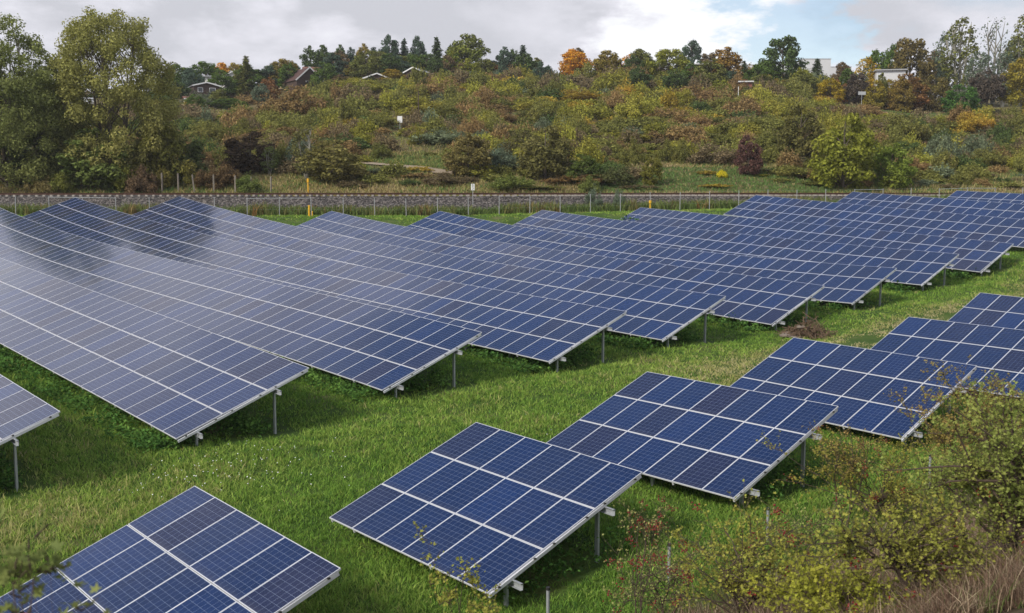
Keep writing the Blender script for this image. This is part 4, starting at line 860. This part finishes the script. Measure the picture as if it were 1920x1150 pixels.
def weeds():
    g = np.random.default_rng(21); C, T, S = [], [], []
    for k, (c, uT, zT, co, nm) in enumerate(ROWS[:9]):
        ns = int(1500/(1+k*.25)); u = uT-.6-g.random(ns)**1.3*min(nm, 34)*1.0; cc = CLOW[k]-.9+g.random(ns)*4.6
        if k in FROWS and k < 4: cf, uF, zF, sl, n2 = FROWS[k]; m2 = 260; u = np.concatenate([u, uF+g.random(m2)*n2*PU]); cc = np.concatenate([cc, CLOW[k]+.8+g.random(m2)*3.4])
        X = UX[0]*u+NX[0]*cc; Y = UX[1]*u+NX[1]*cc; Z = H(X, Y)
        for x, y, z, v in zip(X, Y, Z, cc-CLOW[k]):
            h = .18+.50*g.random()**1.4; h = h if v < -.35 else min(h, .34+.33*max(0, v)); m = 19; q = np.column_stack([x+g.normal(0, .16, m), y+g.normal(0, .16, m), z+h*g.random(m)**.6]); C.append(q); T.append(np.tile(np.array([(.030,.066,.016),(.042,.088,.020),(.060,.110,.024)][g.integers(3)])*(.8+.4*g.random()), (m, 1))); S.append((.035+.0009*y)*(.7+.6*g.random(m)))
    C = np.concatenate(C); V, Fq = leaf_quads(C, np.random.default_rng(3).normal(size=C.shape)*.6+np.array([0, -.1, 1]), np.concatenate(S), .6, g)
    tag(link('nettle_weeds', mesh_np('nettle_weeds', V, Fq, False, None, {'tint': np.repeat(np.concatenate(T), 4, 0)}), M_LEAF_T), 'dark green nettles and weeds growing in the shade of the tables', 'weeds', kind='stuff')
weeds()
def verge():
    g = np.random.default_rng(31); n = 9000; t = g.uniform(-30, 150, n); d = 1.2+3.9*g.random(n)**.8; X = F0[0]+FX[0]*t+FN[0]*d; Y = F0[1]+FX[1]*t+FN[1]*d; Z = H(X, Y)
    f = fbm(X*2.2, Y*.3, 1.0); h = (.75+.55*g.random(n))*(1+.35*f)*(1-.25*sstep(2.5, 5.2, d)); pal = np.array([(.050,.072,.022), (.066,.088,.026), (.088,.090,.032), (.105,.080,.034), (.150,.085,.030)]); k = np.clip(((f+1)*1.6+g.normal(0, .8, n)).astype(int), 0, 4)
    b = 7; P = np.repeat(np.stack([X, Y], 1), b, 0)+g.normal(0, .16, (n*b, 2)); Zb = np.repeat(Z, b); hh = np.repeat(h, b)*(.5+.6*g.random(n*b))
    blades('verge_weeds', 'rank weeds and tall grass between wire fence and ballast', np.column_stack([P, Zb-.05]), hh, .07+.07*g.random(n*b), np.repeat(pal[k], b, 0)*(.7+.6*g.random((n*b, 1))), .7, None, 5)
verge()
def slope_grass():
    g = np.random.default_rng(41); n = 70000; m = g.uniform(-.50, .50, n); dd = np.where(g.random(n) < .55, 10.4+26*g.random(n), 10+110*g.random(n)); y = (dd + 46*.1113 + 100.1*.9938)/(.9938-.1113*m); x = m*y; z = H(x, y)
    px = 960+F_PX*m; f = fbm(x, y, .5); pal = np.array([(.062,.098,.030), (.125,.122,.042), (.175,.140,.066), (.190,.155,.088), (.140,.100,.052)])
    green = ((px > 1100) & (px < 1560) & (dd > 13) & (dd < 24.5)) | ((dd > 92) & (dd < 108) & (px > 1600)); k = np.clip(((f+1)*1.5+g.normal(0, .9, n)+.3).astype(int), 0, 4); k = np.where(green & (g.random(n) < .85), 0, k)
    zc = CR[2, 1]*y+CR[2, 2]*z; py = 575+F_PX*(CR[1, 1]*y+CR[1, 2]*z)/zc; tr = np.abs(py-np.interp(px, [640,684,730,780,812,860], [300,308,312,317,322,330])) < 4.5; tr &= (px > 640) & (px < 860) & (py < 338)
    lush = (px > 670) & (px < 860) & (py > 295) & (py < 325); k = np.where(lush, g.integers(0, 2, n), k)
    h = np.where(tr, .05, 1)*(.22+.34*g.random(n)**1.6)*np.where(green, .7, 1.0)*np.where(dd < 12, .7, 1); b = 4; P = np.repeat(np.stack([x, y], 1), b, 0)+g.normal(0, .22, (n*b, 2)); Zb = H(P[:, 0], P[:, 1])
    blades('hillside_grass', 'dry autumn grass and herbs on the slope beyond the railway', np.column_stack([P, Zb-.05]), np.repeat(h, b)*(.5+.7*g.random(n*b)), (.05+.0005*np.repeat(y, b))*(.7+.6*g.random(n*b)), np.repeat(pal[k], b, 0)*(.75+.5*g.random((n*b, 1))), .8, None, 6)
slope_grass()
def dry_bank():
    g = np.random.default_rng(51); n = 15000; m = g.uniform(.0, .54, n); Y = 12.0*(34/12.)**g.random(n); X = m*Y; db = bank_d(X, Y); f = fbm(X*3, Y*3); keep = (db > .3+.9*f+g.random(n)*1.5) & (m > .0); X, Y, db, f = X[keep], Y[keep], db[keep], f[keep]; n = len(X)
    pal = np.array([(.070,.045,.032), (.108,.074,.052), (.150,.112,.078), (.235,.190,.130), (.065,.088,.026)]); k = g.choice(5, n, p=[.30,.32,.20,.08,.10]); k = np.where((db < 2.5) & (g.random(n) < .75), 4, k)
    b = 15; P = np.repeat(np.stack([X, Y], 1), b, 0)+g.normal(0, .09, (n*b, 2)); Z = H(P[:, 0], P[:, 1]); hh = np.repeat(.18+.34*g.random(n)**1.5, b)*(.5+.8*g.random(n*b))
    blades('dry_grass', 'dead brown grass and stalks covering the bank', np.column_stack([P, Z-.03]), hh, .003+.00065*np.repeat(Y, b), np.repeat(pal[k], b, 0)*(.7+.6*g.random((n*b, 1))), 1.3, None, 7)
dry_bank()
def daisies():
    g = np.random.default_rng(61); C = []
    for cx, cy, w, h, n in ((440,880,60,22,46), (360,905,40,18,24), (520,890,40,25,26), (270,935,25,12,8), (640,870,30,30,6), (1060,810,50,20,4)):
        for _ in range(n):
            p = ground(cx+g.normal()*w, cy+g.normal()*h); p[2] += .16+.1*g.random(); C.append(p)
    C = np.array(C); V, Fq = leaf_quads(C, g.normal(size=C.shape)*.3+np.array([-.2, -.5, 1]), .013+.009*g.random(len(C)), 1.0, g)
    tag(link('white_flowers', mesh_np('white_flowers', V, Fq), M_WHITE), 'tiny white flowers sprinkled in the meadow', 'flowers', kind='stuff')
daisies()
# ------------------------------------------------------------------ hawthorns on the near bank
LOBE = np.array([(0,-.5),(.10,-.22),(.50,-.16),(.18,.06),(.42,.40),(.10,.26),(0,.58),(-.10,.26),(-.42,.40),(-.18,.06),(-.50,-.16),(-.10,-.22)])
def lobed_leaves(C, nrm, size, rng):
    n = len(C); nrm = nrm/np.linalg.norm(nrm, axis=1, keepdims=True); r = rng.normal(size=(n, 3)); a = np.cross(nrm, r); a /= np.linalg.norm(a, axis=1, keepdims=True); b = np.cross(nrm, a)
    s = size[:, None]; V = np.stack([C+a*s*x+b*s*y+nrm*s*abs(x)*.45 for x, y in LOBE], 1).reshape(-1, 3); return V, np.arange(12*n).reshape(n, 12)
def hawthorn(base, crown_c, crown_r, label, col, acc, seed, n_limb=22, twigs=9, leaf=.052, leaves_per=9, berries=40, trunk=.05, inner=.25, name='hawthorn_bush', stems=2):
    g = np.random.default_rng(seed); base = np.array(base, float); cc = np.array(crown_c, float)-base; cr = np.array(crown_r, float)*np.array([1.25, 1.2, .92]); o = empty(name, base); tag(o, label, 'bush')
    B = MB(); C, Nn, TW = [], [], []
    st = []
    for k in range(stems):
        top = cc*np.array([.8, .8, 1.0])+g.normal(size=3)*cr*.25; mid = top*.5+g.normal(size=3)*cr*.12; t = np.linspace(0, 1, 7)[:, None]
        p = (1-t)**2*np.array([g.normal()*.05, g.normal()*.05, -.1])+2*t*(1-t)*mid+t*t*top; p += g.normal(size=p.shape)*.02; B.tube(p, np.linspace(trunk, trunk*.3, 7), 6); st.append(p)
    for i in range(n_limb):
        d = rand_dirs(1, g)[0]; q = cc+d*cr*(inner+(1-inner)*g.random()**.6)*(1.0 if g.random() < .72 else 1.45)+np.array([0, 0, cr[2]*.15])
        p0 = st[g.integers(len(st))]; a = p0[g.integers(2, 7)]; mid = (a+q)/2+g.normal(size=3)*cr*.16+np.array([0, 0, cr[2]*.12]); t = np.linspace(0, 1, 8)[:, None]
        p = (1-t)**2*a+2*t*(1-t)*mid+t*t*q; p += g.normal(size=p.shape)*.012; B.tube(p, np.linspace(trunk*.36, trunk*.07, 8), 4)
        for j in range(twigs):
            tt = .3+.7*g.random(); f = tt*7; k = min(6, int(f)); s = p[k]+(p[k+1]-p[k])*(f-k); dv = rand_dirs(1, g)[0]+(q-a)/np.linalg.norm(q-a)*.7+np.array([0, 0, .25]); dv /= np.linalg.norm(dv); L_ = (.16+.30*g.random())*min(1.2, cr.mean()/.9)
            e = s+dv*L_; B.tube([s, (s+e)/2+g.normal(size=3)*.015, e], [.005, .0035, .0015], 3)
            m = g.poisson(leaves_per*(1.0 if seed in (301, 307, 311, 312, 313) else .7)); x = g.random(m)**.8; C.append(s+(e-s)*x[:, None]+g.normal(size=(m, 3))*.028); Nn.append(rand_dirs(m, g)*.7+np.array([0, -.15, .75])); TW.append((s+e)/2)
    C = np.concatenate(C); Nn = np.concatenate(Nn)
    B.build('branches', M_TWIG, o, smooth=True)
    V, Fq = lobed_leaves(C, Nn, leaf*(.65+.65*g.random(len(C))), g); link('leaves', mesh_np('leaves', V, Fq), M_HAW, o, None, (*col, acc))
    if berries:
        ico = MB(); t = [(0,0,1),(.89,0,.45),(.28,.85,.45),(-.72,.53,.45),(-.72,-.53,.45),(.28,-.85,.45),(.72,.53,-.45),(-.28,.85,-.45),(-.89,0,-.45),(-.28,-.85,-.45),(.72,-.53,-.45),(0,0,-1)]
        tf = [(0,1,2),(0,2,3),(0,3,4),(0,4,5),(0,5,1),(1,6,2),(2,7,3),(3,8,4),(4,9,5),(5,10,1),(6,7,2),(7,8,3),(8,9,4),(9,10,5),(10,6,1),(11,7,6),(11,8,7),(11,9,8),(11,10,9),(11,6,10)]
        t = np.array(t); nclus = max(2, berries//7); pick = g.choice(len(TW), nclus)
        for c in pick:
            for _ in range(11): ico.add(t*(.012+.005*g.random())+TW[c]+g.normal(size=3)*.05, tf)
        q = ico.build('berries', M_BERRY, o, smooth=True); q['kind'] = 'stuff'
    return o
def haw_px(bx, by, cx, cy, wx, wy, label, col, acc, seed, depth=None, y=None, **kw):
    """rooted where the line of sight meets the bank; crown sized from its extent in the photograph"""
    p = ground(bx, by) if y is None else np.array([(bx-960)/F_PX*y, y, hz((bx-960)/F_PX*y, y)]); s = p[1]/F_PX; r = ray(cx, cy); c = r*(p[1]/r[1]); c[1] += -.0
    return hawthorn(p, c, (wx*s/2, (depth or wx*s/2*.8), wy*s/2), label, col, acc, seed, **kw)
HY = (.138,.145,.030); HG = (.115,.138,.036); HO = (.145,.122,.036); HP = (.130,.140,.048)
haw_px(1885, 1085, 1868, 870, 300, 330, 'tall hawthorn with a thick trunk at the right edge of the bank', HG, .45, 301, n_limb=60, twigs=13, leaves_per=15, berries=50, trunk=.085, leaf=.052)
haw_px(1625, 985, 1660, 880, 270, 190, 'hawthorn with red berries and a thin dark stem, left of the tall one', (.140,.140,.028), .5, 302, n_limb=42, twigs=12, leaves_per=15, berries=110, trunk=.035, stems=1)
haw_px(1712, 1150, 1700, 1010, 330, 150, 'low spreading yellow-leaved hawthorn on the dead grass of the bank', HY, .3, 303, n_limb=40, twigs=11, leaves_per=13, berries=30, trunk=.05, stems=2)
haw_px(1400, 1190, 1400, 1065, 280, 200, 'yellowing hawthorn in the middle of the bank around the tube post', HY, .35, 304, n_limb=46, twigs=11, leaves_per=12, berries=130, trunk=.04, stems=3)
haw_px(1240, 1195, 1235, 1085, 220, 180, 'thin straggly hawthorn with clusters of red berries near the middle table', HP, .4, 305, n_limb=30, twigs=9, leaves_per=6, berries=190, trunk=.025, stems=3, leaf=.046)
haw_px(1600, 925, 1590, 845, 130, 110, 'small reddish twiggy bush below the hawthorn-touched table', HO, .6, 306, y=25.5, n_limb=22, twigs=8, leaves_per=7, berries=40, trunk=.02, stems=3)
haw_px(1815, 905, 1835, 790, 190, 190, 'orange-tinged hawthorn behind the tall one', HO, .5, 307, y=24.5, n_limb=46, twigs=12, leaves_per=15, berries=30, trunk=.04, stems=2)
haw_px(1205, 1030, 1215, 968, 120, 80, 'small berry-laden twig bush right of the middle table leg', HP, .4, 308, y=20.6, n_limb=16, twigs=7, leaves_per=6, berries=160, trunk=.018, stems=3, leaf=.046)
haw_px(1480, 1060, 1500, 990, 220, 100, 'low straggling hawthorn branches over green grass on the bank foot', HP, .4, 309, n_limb=20, twigs=8, leaves_per=7, berries=110, trunk=.03, stems=2, leaf=.050)
haw_px(1570, 1200, 1560, 1120, 300, 110, 'bushy yellow-green briar at the bottom edge of the bank', (.150,.160,.024), .3, 310, n_limb=40, twigs=12, leaves_per=15, berries=40, trunk=.03, stems=4)
haw_px(1790, 1120, 1800, 1045, 210, 120, 'low olive briar between the yellow hawthorn and the tall one', (.125,.135,.030), .4, 314, n_limb=26, twigs=10, leaves_per=11, berries=40, trunk=.03, stems=3)
haw_px(860, 1235, 845, 1100, 110, 190, 'sparse yellowing sapling in front of the middle table', HY, .3, 311, y=12.5, n_limb=12, twigs=6, leaves_per=7, berries=0, trunk=.010, stems=2, inner=.5, leaf=.046, name='hawthorn_sapling')
haw_px(930, 1260, 925, 1150, 80, 90, 'small yellowing sapling at the bottom edge right of the sparse one', HY, .3, 312, y=12.2, n_limb=7, twigs=5, leaves_per=6, berries=0, trunk=.008, stems=1, inner=.5, leaf=.044, name='hawthorn_sapling')
haw_px(-60, 1500, 35, 1095, 190, 200, 'blurred green hawthorn twigs close to the camera in the bottom left corner', (.085,.105,.034), .5, 313, y=3.4, n_limb=12, twigs=5, leaves_per=7, berries=8, trunk=.007, stems=2, inner=.3, leaf=.042, name='hawthorn_twig')
# ------------------------------------------------------------------ brush heap in the lane
def heap():
    p = ground(1515, 632); o = empty('brush_heap', p); tag(o, 'brown heap of cut brush and stones in the grass lane', 'brush heap'); g = np.random.default_rng(8); b = MB()
    for i in range(260):
        a = g.random()*6.283; r = .95*g.random()**.6; c = np.array([r*math.cos(a)*.9, r*math.sin(a)*.7, .05+.62*(1-r)*g.random()]); d = rand_dirs(1, g)[0]*np.array([1, 1, .7]); L_ = .25+.5*g.random(); b.tube([c-d*L_/2, c+g.normal(size=3)*.04, c+d*L_/2], [.012, .016, .006], 4)
    b.build('brushwood', simple('dead_brush', (.15,.10,.065), .95, 0, .45, 9), o)
    ms = simple('grey_brown_stone', (.20,.165,.135), .9, 0, .25, 6, .3)
    for i, (x, y, z, r) in enumerate(((-.85,-.25,.06,.17),(-.62,-.45,.04,.13),(-.72,.05,.10,.15),(-.40,-.50,.03,.10),(-.3,-.1,.30,.15))):
        V = rand_dirs(42, g); import mathutils; bm_ = __import__('bmesh'); bm = bm_.new(); [bm.verts.new(v*np.array([1.3, .9, .38])*r) for v in V]; bm_.ops.convex_hull(bm, input=bm.verts); loose = [v for v in bm.verts if not v.link_faces]; bm_.ops.delete(bm, geom=loose, context='VERTS'); me = bpy.data.meshes.new('stone'); bm.to_mesh(me); bm.free(); link('stone', me, ms, o, Matrix.Translation((x, y, z)))
heap(); bpy.data.objects['brush_heap'].scale = (1.45, 1.45, 1.7)
bpy.data.objects['brush_heap'].scale = (1.45, 1.45, 1.7)

# ------------------------------------------------------------------ air: far things soften a little
def haze():
    m, nt, N, L = new_mat('haze'); out = N('ShaderNodeOutputMaterial'); v = N('ShaderNodeVolumePrincipled'); L(v.outputs[0], out.inputs['Volume'])
    v.inputs['Color'].default_value = (.86, .88, .92, 1); v.inputs['Density'].default_value = .00022; v.inputs['Anisotropy'].default_value = .2
    o = MB().box((0, 770, 17), (1810, 1680, 62)).build('haze', m); tag(o, kind='stuff'); o.display_type = 'WIRE'
haze()
